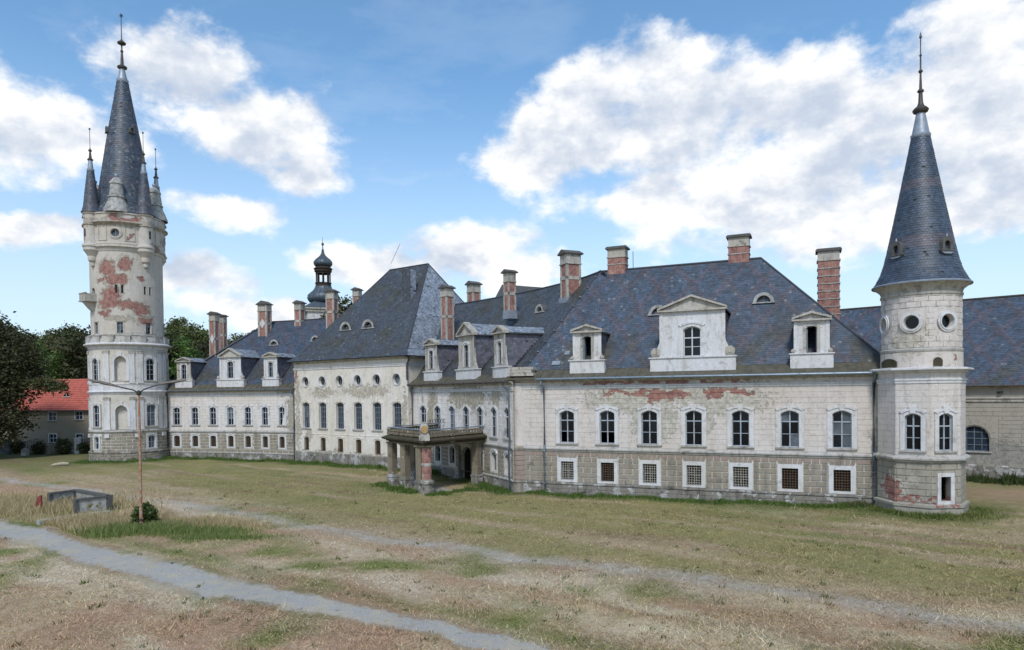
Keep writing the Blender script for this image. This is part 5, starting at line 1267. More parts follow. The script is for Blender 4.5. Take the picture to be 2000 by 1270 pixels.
# ================================================================== REAR WING on the right
def rear_wing():
    T = thing('palace_wing', 'plain grey-tan rear wing with a large half-round window behind the corner turret', 'palace wing', (48, 65, 0), 'wings of the palace')
    W = Path(44.5, 67.5, 40); S0, S1 = -16, 24
    ho = [arch(2.5, 2.5, 1.25, 12, False, s, 2.4) for s in (1.0, 7.4, 13.8)]
    q = MB(); wall(q, W, S0, S1, -1.2, 8.9, ho, .4); q.build('wall', 'plaster_back', T)
    for s in (1.0, 7.4, 13.8):
        place_win(T, 'lunette', W.P(s, 0, 2.4), W.rz(s))
        for k in range(9):
            t0, t1 = math.pi * k / 9 + .03, math.pi * (k + 1) / 9 - .03; q = MB(); r0, r1 = 1.32, 1.85
            pts = [(s + r0 * math.cos(t0), 3.65 + r0 * math.sin(t0)), (s + r1 * math.cos(t0), 3.65 + r1 * math.sin(t0)), (s + r1 * math.cos(t1), 3.65 + r1 * math.sin(t1)), (s + r0 * math.cos(t1), 3.65 + r0 * math.sin(t1))]
            q.hexa([W.P(x, -.01, z) for x, z in pts] + [W.P(x, .045, z) for x, z in pts]); q.build('voussoir', 'plaster_back', T)
    ob = [(s - 1.95, s + 1.95, 2.3, 5.6) for s in (1.0, 7.4, 13.8)]
    blocks(T, W, cut(course_rows(-2, 17, 2.6, 7.1, .41, 1.5), ob), .03, BLK_W['plaster_back'], .03, 150)
    q = MB(); band(q, W, S0, S1, [(0, 7.2), (.12, 7.26), (.12, 7.4), (.05, 7.42), (.05, 7.5), (.16, 7.56), (.16, 7.66), (0, 7.7)]); q.build('string_course', 'trim_old', T)
    q = MB(); band(q, W, S0, S1, [(0, 8.6), (.2, 8.7), (.42, 8.82), (.42, 8.9), (0, 8.92)]); q.build('cornice', 'trim_old', T)
    q = MB(); wall(q, W, S0, S1, -1.2, 1.0, (), ds=2, out=.1); band(q, W, S0, S1, [(.1, 1.0), (0, 1.1)]); q.build('plinth', 'rubble', T)
    A, B, r1, r2 = W.P(S0, .55, 8.85), W.P(S1, .55, 8.85), W.P(S0, -7, 18), W.P(S1, -7, 18)
    q = MB(); q.quad(A, B, r2, r1); q.quad(r1, r2, W.P(S1, -14.5, 8.85), W.P(S0, -14.5, 8.85)); q.face((A, r1, W.P(S0, -14.5, 8.85))); o = q.build('roof', 'slate_base', T)
    up = (r1 - A); H = up.length; up.normalize(); ax = Vector((math.cos(R(40)), -math.sin(R(40)), 0))
    q = MB(); slates_poly(q, A, ax, up, [(0, 0), (34, 0), (34, H), (0, H)], .27, .23, slate_colour('diamond')); q.build('slates', 'slate', o)['kind'] = 'stuff'
    q = MB(); q.tube([r1, r2], .13, 8); q.build('ridge_tile', 'bark', o); gutter(T, W, S0, 18, .62, 8.8, 'pipe_rust', .08)
    p = W.P(3.1, .2, 8.15); q = MB(); q.box(p, (.32, .3, .2)); q.tube([p, p + Vector((.1, -.25, .1))], .05, 6); q.build('floodlight', 'iron', T)
    q = MB(); q.quad(W.P(S0, -14, -1), W.P(S1, -14, -1), W.P(S1, -14, 9), W.P(S0, -14, 9)); q.quad(W.P(S0, 0, -1), W.P(S0, -14, -1), W.P(S0, -14, 9), W.P(S0, 0, 9)); q.build('rear_wall', 'plaster_grey', T)
rear_wing()
# roof of a hall hidden behind the curved wing: only its hipped top shows over the ridge
T = thing('palace_hall', 'hipped slate roof top of a hidden hall peeping over the curved wing ridge', 'hall', (4, 96, 0))
q = MB(); a, b_, c, d, r1, r2 = (-7, 90, 12), (12, 88, 12), (15, 106, 12), (-5, 107, 12), (-1.2, 97, 24.0), (8, 97, 23.2)
q.quad(a, b_, r2, r1); q.face((b_, c, r2)); q.quad(c, d, r1, r2); q.face((d, a, r1)); q.build('roof', 'slate_base', T)
q = MB(); q.prism([(-7, 90, -.5), (12, 88, -.5), (15, 106, -.5), (-5, 107, -.5)], (0, 0, 12.5)); q.build('wall', 'plaster_grey', T)

# ================================================================== PORCH
def porch():
    T = thing('portico', 'weathered square porch on stone pillars with one bare red brick column and a mossy balcony', 'portico', (-7.5, 68, -.6))
    F = Vector((-8.05, 62.3, 0)); Lf = Vector((-12.65, 69.0, 0)); Rr = MW.P(15.2, .05, 0); Rr.z = 0; Lb = MW.P(5.4, .05, 0); Lb.z = 0
    loop = [Lb, Lf, F, Rr]
    def along(prof, nm, mat, loop=loop):
        q = MB(); c = sum(loop, Vector()) / 4
        ins = []
        for i, p in enumerate(loop):   # mitred offsets
            ns = []
            for a, b_ in ((i - 1, i), (i, i + 1)):
                if a < 0 or b_ >= len(loop): continue
                t = (loop[b_] - loop[a]).normalized(); n = Vector((t.y, -t.x, 0)); n = n if (n.dot((loop[a] + loop[b_]) / 2 - c) > 0) else -n; ns.append(n)
            m_ = sum(ns, Vector()) / len(ns); ins.append(m_ / max(.5, m_.dot(ns[0])))
        for (o0, z0), (o1, z1) in zip(prof, prof[1:]):
            for i in range(len(loop) - 1):
                q.quad(loop[i] + ins[i] * o0 + Vector((0, 0, z0)), loop[i + 1] + ins[i + 1] * o0 + Vector((0, 0, z0)), loop[i + 1] + ins[i + 1] * o1 + Vector((0, 0, z1)), loop[i] + ins[i] * o1 + Vector((0, 0, z1)))
        return q.build(nm, mat, T)
    q = MB(); q.face([p + Vector((0, 0, 4.55)) for p in loop]); q.face([p + Vector((0, 0, 3.95)) for p in loop]); q.build('balcony_floor', 'stone_dark', T)
    along([(-.5, 3.8), (-.1, 3.8), (-.1, 3.98), (.0, 4.02)], 'beam', 'pillar')
    along([(-.2, 3.95), (.12, 4.0), (.12, 4.1), (.5, 4.24), (.52, 4.38), (.0, 4.6), (-.2, 4.56)], 'cornice', 'mossy')
    along([(-.10, 4.5), (-.14, 4.75), (-.24, 4.75), (-.24, 4.5)], 'parapet', 'mossy')
    along([(.0, 5.3), (.02, 5.38), (-.3, 5.4), (-.3, 5.3)], 'rail', 'lead')
    # pierced tracery: leaf-like lozenges proud of the parapet, each its own piece
    loz = MB()
    for k in range(4):
        a = k * math.pi / 2 + .78
        loz.prism([(0, 0, 0), (.16 * math.cos(a - .5), 0, .30 * math.sin(a - .5)), (.22 * math.cos(a), 0, .40 * math.sin(a)), (.16 * math.cos(a + .5), 0, .30 * math.sin(a + .5))], (0, -.07, 0))
    lm = loz.mesh('tracery', 'pillar')
    for a, b_ in ((Lb, Lf), (Lf, F), (F, Rr)):
        t = (b_ - a); n = int(t.length / .44); t.normalize(); rz = math.atan2(t.y, t.x); nn = Vector((math.sin(rz), -math.cos(rz), 0))
        for i in range(n):
            p = a + t * (.3 + (b_ - a).length * .94 * i / n) - nn * .02; inst('tracery', lm, T, Vector((p.x, p.y, 4.95)) - wl(T), rz, (1.0, 2.0, 1.0 * random.uniform(.85, 1.05)))
    # stone pillars in drums, the corner one a bare brick column
    def pillar(p, w_=.68, rz=.9):
        g0 = -.85; o = bpy.data.objects.new('pillar', None); link(o, T); o.location = Vector((p.x, p.y, 0)) - wl(T); o.rotation_euler = (0, 0, rz)
        q = MB(); q.box((0, 0, -.05), (w_ + .16, w_ + .16, .8)); q.box((0, 0, -.6), (w_ + .34, w_ + .34, .5)); q.box((0, 0, .42), (w_ + .26, w_ + .26, .14)); q.box((0, 0, .57), (w_ + .1, w_ + .1, .16)); inst('base', q.mesh('base', 'rubble'), o)
        z = .64
        for k in range(7):
            q = MB(); q.box((0, 0, .22), (w_ + random.uniform(-.02, .02), w_ + random.uniform(-.02, .02), .435)); inst('stone_block', q.mesh('stone_block', 'pillar'), o, (0, 0, z), random.uniform(-.02, .02)); z += .445
        q = MB(); q.box((0, 0, 3.82), (w_ + .2, w_ + .2, .16)); inst('capital', q.mesh('capital', 'pillar'), o)
    e = .25
    i1 = (F - Lf).normalized(); i2 = (Rr - F).normalized()
    pillar(Lf + i1 * .5 + i2 * .35); pillar(Lf.lerp(F, .42) + i2 * .35); pillar(F - i1 * 1.35 + i2 * .35); pillar(Lf + i1 * .5 + i2 * 3.4); pillar(Rr - i2 * .9 - i1 * .4)
    c = F - i1 * .4 + i2 * .5
    o = bpy.data.objects.new('brick_column', None); link(o, T); o.location = Vector((c.x, c.y, 0)) - wl(T); o['label'] = 'round column with bare red brick'
    q = MB(); q.lathe(0, 0, [(.46, .78), (.46, 3.75)], 24); inst('shaft', q.mesh('shaft', 'brick', smooth=40), o)
    q = MB(); q.lathe(0, 0, [(.475, 2.0), (.49, 2.05), (.49, 2.25), (.475, 2.3)], 24); inst('plaster_ring', q.mesh('plaster_ring', 'trim_old', smooth=40), o)
    q = MB(); q.lathe(0, 0, [(.75, -.9), (.75, -.1), (.6, -.05), (.6, .3), (.7, .4), (.7, .6), (.55, .7), (.46, .8)], 24); inst('base', q.mesh('base', 'rubble', smooth=35), o)
    q = MB(); q.lathe(0, 0, [(.46, 3.7), (.62, 3.8), (.62, 3.95), (0, 3.95)], 24); inst('capital', q.mesh('capital', 'pillar', smooth=35), o)
    # corner pedestal with an ochre medallion
    o = bpy.data.objects.new('corner_pedestal', None); link(o, T); o.location = Vector((F.x, F.y, 0)) - wl(T); o.rotation_euler = (0, 0, .2)
    q = MB(); q.box((0, 0, 4.66), (.95, .7, .5)); q.box((0, 0, 5.0), (.8, .6, .2)); q.lathe(0, 0, [(.36, 5.1), (.42, 5.3), (.38, 5.8), (.22, 6.0), (.26, 6.05), (.1, 6.1)], 16); inst('body', q.mesh('body', 'trim_old', smooth=35), o)
    q = MB(); q.prism([(.3 * math.cos(i * .4488), -.44, 5.45 + .36 * math.sin(i * .4488)) for i in range(14)], (0, .2, 0)); inst('medallion', q.mesh('medallion', 'ochre'), o)
    # wrought-iron scrollwork railing by the wall
    q = MB()
    for i in range(7):
        c = Lb.lerp(Lf, .2).lerp(F, .1) + i2 * .4 * i + Vector((0, 0, 5.55)); 
        pts = [c + i2 * (.28 * math.cos(t * .7) * (1 - t * .05)) + Vector((0, 0, .28 * math.sin(t * .7) * (1 - t * .05) + .05)) for t in range(11)]; q.tube(pts, .025, 5)
    q.build('iron_scroll', 'iron', T)
    # paved floor and a step
    q = MB(); q.prism([(p.x, p.y, -1.2) for p in (Lb, Lf + (Lf - F).normalized() * .3, F + (F - Rr).normalized() * .2, Rr)], (0, 0, .72)); q.build('floor', 'stone_grey', T)
porch()

# ================================================================== CHURCH SPIRE BEHIND
def church():
    x, y = -41.0, 150.; T = thing('church_tower', 'onion-domed baroque church tower with open lantern rising behind the palace roofs', 'church tower', (x, y, 5))
    q = MB(); q.box((x, y, 15), (7.4, 7.4, 24), .35); q.build('wall', 'trim', T)
    q = MB(); q.box((x, y, 26.6), (8.1, 8.1, .5), .35); q.box((x, y, 27.1), (8.6, 8.6, .4), .35); q.build('cornice', 'trim_old', T)
    q = MB(); q.lathe(x, y, [(6.2, 27.3), (4.6, 28.1), (3.2, 28.7), (2.6, 28.9)], 4, .35 + .785, .35 + .785 + 2 * math.pi); q.build('skirt_roof', 'copper', T)
    def ribbed(pr, nm):
        q = MB(); q.lathe(x, y, pr, 32); o = q.build(nm, 'copper', T, 40)
        q = MB()
        for k in range(16):
            a = k * math.pi / 8; q.tube([(x + (r + .02) * math.sin(a), y - (r + .02) * math.cos(a), z) for r, z in pr], .06, 4)
        q.build('rib', 'copper', o)
    ribbed([(2.4, 28.6), (3.1, 29.0), (3.42, 29.6), (3.3, 30.3), (2.7, 30.9), (2.1, 31.4), (1.75, 32.0), (1.7, 32.3)], 'onion_dome')
    q = MB(); q.lathe(x, y, [(1.72, 32.2), (1.72, 32.9), (1.85, 32.95), (1.85, 33.05), (1.6, 33.1)], 8); q.build('lantern_base', 'dark_wood', T)
    for k in range(8):
        a = k * math.pi / 4 + .2; q = MB(); q.box((x + 1.45 * math.sin(a), y - 1.45 * math.cos(a), 34.1), (.26, .26, 2.1), a); q.build('lantern_post', 'dark_wood', T)
    q = MB(); q.lathe(x, y, [(1.4, 35.0), (1.62, 35.05), (1.62, 35.35), (1.85, 35.5), (1.85, 35.95), (2.05, 36.1), (1.6, 36.5), (1.3, 36.7)], 24); q.build('lantern_cornice', 'dark_wood', T, 35)
    ribbed([(1.3, 36.6), (1.7, 36.8), (1.96, 37.2), (1.95, 37.6), (1.6, 38.1), (1.0, 38.6), (.5, 39.1), (.25, 39.7), (.15, 40.4)], 'onion_dome')
    q = MB(); q.lathe(x, y, [(.12, 40.3), (.09, 41.2), (.22, 41.3), (.3, 41.55), (.22, 41.8), (.06, 41.9), (.03, 43.0)], 10); q.build('finial', 'copper', T, 40)
church()

# ================================================================== RED-ROOFED HOUSE, GATE AND FENCE
def house():
    T = thing('house', 'plain grey-brown rendered house with bright red tiled roof behind the trees', 'house', (-80, 122, 0))
    W = Path(-92.0, 118.6, 1.5); L = 30.
    ws = [(12.3, 4.75), (17.0, 4.85), (12.3, .95)]
    q = MB(); ho = [WIN['house']['outline'](s, z) for s, z in ws] + [arch(1.15, 2.3, 0, 4, False, 17.0, .0)]
    wall(q, W, 0, L, -1, 6.6, ho, .3); wall(q, Path(*W.P(0, -9, 0).xy, 91.5), 0, 9, -1, 6.6, ()); wall(q, Path(*W.P(L, 0, 0).xy, -88.5), 0, 9, -1, 6.6, ()); q.build('wall', 'house_wall', T)
    for s, z in ws: place_win(T, 'house', W.P(s, 0, z), W.rz(s))
    q = MB(); ring(q, arch(1.15, 2.3, 0), arch(1.5, 2.48, 0), -.04, .02); o = inst('door', q.mesh('door', 'frame_white'), T, W.P(17.0, 0, 0) - wl(T), W.rz(0))
    q = MB(); q.b(-.55, .55, .15, .2, 0, 2.28); inst('door_leaf', q.mesh('door_leaf', 'glass'), o); q = MB(); q.b(-.2, .2, .1, .15, 1.4, 2.0); inst('door_light', q.mesh('door_light', 'frame_white'), o)
    A, B, r1, r2 = W.P(-.5, .6, 6.5), W.P(L, .6, 6.5), W.P(-.5, -4.5, 12.0), W.P(L, -4.5, 12.0)
    q = MB(); q.quad(A, B, r2, r1); q.quad(r1, r2, W.P(L, -9.6, 6.5), W.P(-.5, -9.6, 6.5)); q.face((W.P(0, 0, 6.6), W.P(0, -9, 6.6), W.P(0, -4.5, 11.9))); o = q.build('roof', 'tile_red', T)
    n = 17; t = MB()     # courses of tiles, each a lipped strip
    for i in range(n):
        a, b_ = A.lerp(r1, i / n), A.lerp(r1, (i + 1.05) / n); c, d = B.lerp(r2, (i + 1.05) / n), B.lerp(r2, i / n); u = Vector((0, -.03, .07))
        m_ = 60
        for k in range(m_):
            v = Vector((0, 0, random.uniform(-.012, .02)))
            t.quad(a.lerp(d, k / m_) + u + v, a.lerp(d, (k + .94) / m_) + u + v, b_.lerp(c, (k + .94) / m_) + v, b_.lerp(c, k / m_) + v); t.quad(a.lerp(d, k / m_), a.lerp(d, (k + .94) / m_), a.lerp(d, (k + .94) / m_) + u + v, a.lerp(d, k / m_) + u + v)
    t.build('roof_tiles', 'tile_red', o)['kind'] = 'stuff'
    q = MB(); q.tube([A + Vector((0, 0, -.05)), B + Vector((0, 0, -.05))], .09, 6); q.build('gutter', 'pipe_rust', T)
    p = W.P(13.9, -1.9, 9.15); q = MB(); q.prism([(p.x - .8, p.y - .5, p.z - .35), (p.x + .8, p.y - .5, p.z - .35), (p.x, p.y - .5, p.z + .75)], (0, 1.8, 0)); o = q.build('roof_dormer', 'tile_red', T)
    q = MB(); q.face([(p.x - .6, p.y - .52, p.z - .28), (p.x + .6, p.y - .52, p.z - .28), (p.x, p.y - .52, p.z + .56)]); q.build('pane', 'glass', o)
    q = MB(); q.box((p.x, p.y - .53, p.z), (.08, .04, .5)); q.box((p.x, p.y - .54, p.z - .3), (1.5, .06, .1)); q.build('glazing_bar', 'frame_white', o)
house()
def fence():
    y = 113.; k = 0
    for x0, x1, lab in ((-80.0, -77.6, 'short iron railing beside the dark tree'), (-75.6, -72.3, 'iron railing in front of the grey house'), (-71.2, -66, 'iron railing ending at the round tower')):
        T = thing('iron_fence', lab, 'fence', ((x0 + x1) / 2, y, -.4), 'iron railings along the yard')
        q = MB(); q.box(((x0 + x1) / 2, y, -.3), (x1 - x0, .4, .5)); q.build('footing', 'stone_grey', T)
        for z in (.25, 1.45): q = MB(); q.box(((x0 + x1) / 2, y, z), (x1 - x0, .05, .06)); q.build('rail', 'iron', T)
        bar = MB(); bar.b(-.02, .02, -.02, .02, 0, 1.75); bar.prism([(-.05, 0, 1.7), (.05, 0, 1.7), (0, 0, 1.95)], (0, .02, 0)); bm_ = bar.mesh('bar', 'iron')
        n = int((x1 - x0) / .26)
        for i in range(n + 1): inst('bar', bm_, T, Vector((x0 + (x1 - x0) * i / n, y, -.05)) - wl(T))
    for x, w_, h, lab, mt in ((-80.5, .7, 1.9, 'short stone gate pier next to the railing', 'stone_grey'), (-76.6, 1.0, 1.2, 'squat stone pier between two railings', 'plaster_grey'), (-71.75, .75, 2.3, 'tall white gatepost in front of the house door', 'trim')):
        T = thing('gate_post', lab, 'gate post', (x, y - .4, -.4), 'gate posts of the yard')
        q = MB(); q.box((x, y - .4, h / 2 - .5), (w_, w_, h + .2)); q.build('shaft', mt, T); q = MB(); q.box((x, y - .4, h - .32), (w_ + .16, w_ + .16, .16)); q.build('cap', mt, T)
    T = thing('blue_gate', 'dark blue boarded gate in the shade of the big tree', 'gate', (-83.4, y, -.4))
    for i in range(10): q = MB(); q.box((-85.3 + i * .42, y, .75), (.4, .06, 2.3)); q.build('board', 'blue_paint', T)
    for z in (.1, 1.5): q = MB(); q.box((-83.4, y + .06, z), (4.3, .08, .14)); q.build('rail', 'blue_paint', T)
    T = thing('fallen_log', 'pale stripped log lying in the grass before the tower', 'log', (-60.2, 90.6, gh(-60.2, 90.6)))
    q = MB(); z = gh(-60.2, 90.6); q.tube([(-61.1, 90.1, z + .1), (-60.6, 90.4, z + .2), (-60.0, 90.75, z + .24), (-59.3, 91.0, z + .22)], [.08, .2, .25, .19], 8); q.build('trunk', 'log', T, 40)
    T = thing('stone_block', 'rough stone block standing in front of the railing', 'stone', (-77.9, 109, -.4))
    q = MB(); q.prism([(-78.4, 108.6, -.6), (-77.5, 108.6, -.6), (-77.5, 108.6, .3), (-77.9, 108.6, .75), (-78.3, 108.6, .45)], (0, .7, 0)); q.build('block', 'stone_grey', T)
fence()

# ================================================================== STREET LAMP, SUNKEN STEPS
def lamp():
    x, y = -25.6, 46.8; z0 = gh(x, y); T = thing('street_lamp', 'rusty two-armed street lamp standing in tall grass', 'street lamp', (x, y, z0))
    q = MB(); q.tube([(x, y, z0 - .3), (x, y, z0 + 1.55), (x, y, z0 + 1.6), (x + .02, y, 4), (x + .03, y, 9.0)], [.115, .115, .09, .085, .07], 12); o = q.build('pole', 'rust', T, 40)
    q = MB(); q.lathe(x, y, [(.115, z0 + .62), (.15, z0 + .64), (.15, z0 + .78), (.115, z0 + .8)], 12); q.build('clamp', 'iron', o)
    q = MB(); q.b(x - .1, x + .1, y - .15, y - .1, z0 + .1, z0 + .5); q.build('hatch', 'iron', o)
    q = MB(); q.lathe(x + .03, y, [(.075, 8.85), (.16, 8.95), (.16, 9.12), (.05, 9.2)], 12); q.build('hub', 'iron', T)
    for a, b_, c in (((x - .3, y - .06, 9.22), (-26.44, 46, 9.43), (-28.12, 45.3, 9.93)), ((x + .35, y + .06, 9.25), (-24.4, 47.1, 9.58), (-22.75, 47.7, 9.86))):
        q = MB(); q.tube([(x + .03, y, 9.0), a, b_], [.05, .045, .04], 8); arm = q.build('arm', 'iron', T, 40)
        b_, c = Vector(b_), Vector(c); t = (c - b_).normalized(); s = t.cross(Vector((0, 0, 1))).normalized(); u = s.cross(t)
        q = MB(); n = 8; rows = []
        for i in range(n + 1):
            f = i / n; w_ = .07 + .15 * math.sin(math.pi * min(1, f * .75 + .12)); h = .05 + .09 * math.sin(math.pi * min(1, f * .8 + .1)); p = b_.lerp(c, f)
            rows.append([p + s * (w_ * math.cos(k)) + u * (h * math.sin(k) * (1 if math.sin(k) > 0 else .5)) for k in [j * math.pi / 5 for j in range(10)]])
        for i in range(n):
            for k in range(10): q.quad(rows[i][k], rows[i][(k + 1) % 10], rows[i + 1][(k + 1) % 10], rows[i + 1][k])
        q.face(rows[0]); q.face(rows[-1][::-1]); hd = q.build('lamp_head', 'lamp_cover', T, 50)
        q = MB(); p0, p1 = b_.lerp(c, .35), b_.lerp(c, .9); q.quad(p0 + s * .13 - u * .075, p1 + s * .13 - u * .075, p1 - s * .13 - u * .075, p0 - s * .13 - u * .075); q.build('diffuser', 'frame_dark', hd)
lamp()
def sunken_steps():
    T = thing('stair_parapet', 'grey stone parapet with round piercings around sunken steps in dry grass', 'parapet', (-34.5, 54, -.4))
    z = -.45; hgt = 1.15; SA, SB, SE, SD = (-38.5, 56.7), (-37.6, 58.5), (-32.6, 54.8), (-34.0, 53.0)
    def run(a, b_, holes, lab='parapet_panel', z0=z):
        a, b_ = Vector((*a, 0)), Vector((*b_, 0)); t = b_ - a; L = t.length; ang = math.degrees(math.atan2(-t.y, t.x)); W = Path(a.x, a.y, ang)
        q = MB(); ho = [circ(.21, 14, h * L, z0 + .62) for h in holes]
        wall(q, W, 0, L, z0 - .3, z0 + hgt, ho, .24); wall(q, W, 0, L, z0 - .3, z0 + hgt, ho, .0, out=-.24); q.quad(W.P(0, 0, z0 - .3), W.P(0, -.24, z0 - .3), W.P(0, -.24, z0 + hgt), W.P(0, 0, z0 + hgt)); q.quad(W.P(L, 0, z0 - .3), W.P(L, -.24, z0 - .3), W.P(L, -.24, z0 + hgt), W.P(L, 0, z0 + hgt))
        o = q.build(lab, 'stone_grey', T)
        q = MB(); c = W.P(L / 2, -.12, z0 + hgt + .07); q.box(c, (L + .2, .42, .15), W.rz(0)); q.build('coping', 'stone_dark', o)
        for s in (0, L): q = MB(); c = W.P(s, -.12, z0 + .42); q.box(c, (.3, .34, 1.5), W.rz(0)); q.build('pier', 'stone_dark', o)
    run(SA, SB, (.42, .72)); run(SB, SE, (.3, .55, .8)); run(SD, SE, (.42, .68))
    W = Path(-34.6, 49.6, -55); q = MB(); c = W.P(2.4, 0, -.42); q.box(c, (4.9, .7, .5), W.rz(0)); q.build('kerb', 'stone_grey', T)
    q = MB(); c = W.P(2.5, .42, -.7); q.box(c, (4.6, .4, .6), W.rz(0)); q.build('step', 'stone_grey', T)
    T = thing('red_board', 'dull red wooden board standing at the parapet end', 'board', (-38.4, 55.6, -.4))
    q = MB(); q.prism([(-38.75, 55.3, -.6), (-38.3, 55.2, -.6), (-38.3, 55.2, .85), (-38.6, 55.25, .75), (-39.0, 55.5, 0)], (.04, .1, 0)); q.build('board', 'red_paint', T)
    q = MB(); q.box((-38.35, 55.35, .1), (.08, .08, 1.5)); q.build('stake', 'dark_wood', T)
sunken_steps()

# ================================================================== GROUND
PATH_T = [(-64, 66), (-52, 60.2), (-40.0, 53.0), (-32.7, 48.1), (-26.6, 42.9), (-20.8, 39.2), (-14.4, 34.6), (-9.6, 31.4), (-5.3, 28.9), (-2.1, 26.7), (-.1, 25.4), (2.1, 24.0), (8, 20.2), (16, 15)]
PATH_B = [(-58, 58), (-44, 50), (-33.2, 44.0), (-30.4, 42.8), (-26.2, 38.9), (-22.6, 36.4), (-17.2, 32.4), (-13.7, 29.9), (-10.8, 29.0), (-7.8, 27.8), (-4.9, 26.4), (-2.8, 25.1), (-1.6, 24.2), (.5, 22.8), (6, 18.8), (13, 13.5)]
TRACK = [(-90, 99), (-58.4, 77.6), (-40.9, 66.2), (-25.1, 55.4), (-12.6, 46.0), (-.1, 38.2), (6.4, 34.6), (11.7, 31.2), (16.3, 27.1), (19.0, 25.3), (26, 20)]
def dist_line(x, y, L):
    d = np.full(x.shape, 1e9); sgn = np.zeros(x.shape)
    for (ax, ay), (bx, by) in zip(L, L[1:]):
        vx, vy = bx - ax, by - ay; t = np.clip(((x - ax) * vx + (y - ay) * vy) / (vx * vx + vy * vy), 0, 1)
        px, py = ax + t * vx - x, ay + t * vy - y; dd = np.hypot(px, py); s = np.sign(vx * (y - ay) - vy * (x - ax))
        sgn = np.where(dd < d, s, sgn); d = np.minimum(d, dd)
    return d * sgn          # positive on the palace side
def gcol(x, y):
    """colour of turf: cut straw, fresh green and worn gravel"""
    n1 = fbm(x * .09, y * .09, 1, 4); n2 = fbm(x * .35, y * .35, 9, 4); n3 = fbm(x * 1.6, y * 1.6, 21, 3)
    u = x * .8 - y * .6; v = x * .6 + y * .8
    st = fbm(u * .06, v * .75, 33, 4)                 # mowing streaks along the drive
    d = dist_line(x, y, TRACK); dp = dist_line(x, y, PATH_T)
    green = np.array((.158, .182, .055)); olive = np.array((.275, .248, .108)); straw = np.array((.47, .365, .245)); brown = np.array((.42, .28, .195)); grey = np.array((.44, .415, .385)); hay = np.array((.58, .49, .38))
    def mixc(a, b_, t): t = np.clip(t, 0, 1)[..., None]; return a * (1 - t) + b_ * t
    c = np.broadcast_to(olive, x.shape + (3,))
    c = mixc(c, green, (n1 - .42) * 3.2 + (n2 - .5) * 1.5)
    c = mixc(c, straw * .85, (st - .53) * 5.0 + (n2 - .5) * 1.1); c = mixc(c, brown * .62, (fbm(u * .05, v * .9, 37, 4) - .60) * 5)
    near = np.clip((5.5 - d) / 6, 0, 1)                 # drier towards and past the worn track
    c2 = mixc(np.broadcast_to(brown, x.shape + (3,)), straw, (n2 - .32) * 2.6)
    c2 = mixc(c2, hay, (fbm(u * .12, v * .6, 55, 4) - .52) * 5)
    c2 = mixc(c2, green * 1.15, (fbm(x * .22, y * .22, 71, 4) - .55) * 6)
    c = mixc(c, c2, near * 1.15 + (n1 - .5) * 1.2)
    c = mixc(c, green * 1.1, np.exp(-((dp - 1.0) / .7) ** 2) * (n2 + .15) * 1.1)
    c = mixc(c, grey, np.exp(-((d + (n2 - .5) * 1.6) / .85) ** 2) * (n3 * 1.3 + .15) * .95)
    c = mixc(c, straw * .95, np.exp(-((d - 4) / 2.2) ** 2) * (st - .2) * .8)
    # fresh strip at the walls' foot
    b_ = np.full(x.shape, 99.)
    for W, L in ((RW, 30), (MW, 21.6), (LW, 22.5), (PV, 21.5)):
        pts = [tuple(W.P(L * i / 12, 0, 0).xy) for i in range(13)]; b_ = np.minimum(b_, np.abs(dist_line(x, y, pts)))
    b_ = np.minimum(b_, np.abs(np.hypot(x - TX, y - TY) - 5.2)); b_ = np.minimum(b_, np.abs(np.hypot(x - CX, y - CY) - 2.9))
    c = mixc(c, np.array((.085, .115, .03)), np.clip(1.5 - b_ / (1.3 + 1.6 * n2), 0, 1))
    far = np.clip((y - 80) / 25, 0, 1) * np.clip((-x - 40) / 20, 0, 1); c = mixc(c, np.array((.105, .115, .042)), far * .8)
    c = mixc(c, brown * 1.05, np.exp(-((x - 44) / 7) ** 2 - ((y - 55) / 6) ** 2) * .9)
    c = c * (.86 + .28 * n3)[..., None]
    return np.clip(c, .02, .75)
m, g, b = new_mat('turf', .95, .1)
a = g.node('ShaderNodeAttribute'); a.attribute_name = 'col'; P = pos(g)
f1 = g.noise(P, 2.2, 6, .68); f2 = g.noise(P, 13, 5, .7)
sp = g.noise(g.v('MULTIPLY', g.node('ShaderNodeVectorRotate', rotation_type='Z_AXIS').outputs[0] if False else P, (1, 1, 0)), 5, 6, .7)
c = g.mix(g.sm(f1, .3, .72, 0, .55), a.outputs['Color'], (.30, .25, .16), 'OVERLAY')
c = g.mix(g.sm(f2, .48, .72, 0, .5), c, (.10, .078, .048)); c = g.mix(g.sm(sp, .52, .72, 0, .5), c, (.55, .45, .33))
g.link(c, b.inputs['Base Color']); bump(g, b, g.m('ADD', f2, g.m('MULTIPLY', f1, 1.5)), .8, .08)
xs = np.concatenate([[-3500, -1500, -700, -350, -200, -150, -120], np.arange(-100, 70.01, .6), [80, 100, 130, 180, 300, 700, 1500, 3500]])
ys = np.concatenate([[-300, -60, 0, 8], np.arange(14, 122, .6), np.arange(122, 216, 4), [260, 320, 500, 900, 1800, 4000]])
X, Y = np.meshgrid(xs, ys); Z = np.vectorize(gh)(X, Y); nx, ny = len(xs), len(ys)
me = bpy.data.meshes.new('ground'); V = np.stack([X, Y, Z], -1).reshape(-1, 3)
idx = np.arange(nx * ny).reshape(ny, nx); F4 = np.stack([idx[:-1, :-1], idx[:-1, 1:], idx[1:, 1:], idx[1:, :-1]], -1).reshape(-1, 4)
me.from_pydata(V.tolist(), [], F4.tolist()); at = me.color_attributes.new('col', 'FLOAT_COLOR', 'POINT'); cc = np.ones((nx * ny, 4), np.float32); cc[:, :3] = gcol(X, Y).reshape(-1, 3); at.data.foreach_set('color', cc.ravel())
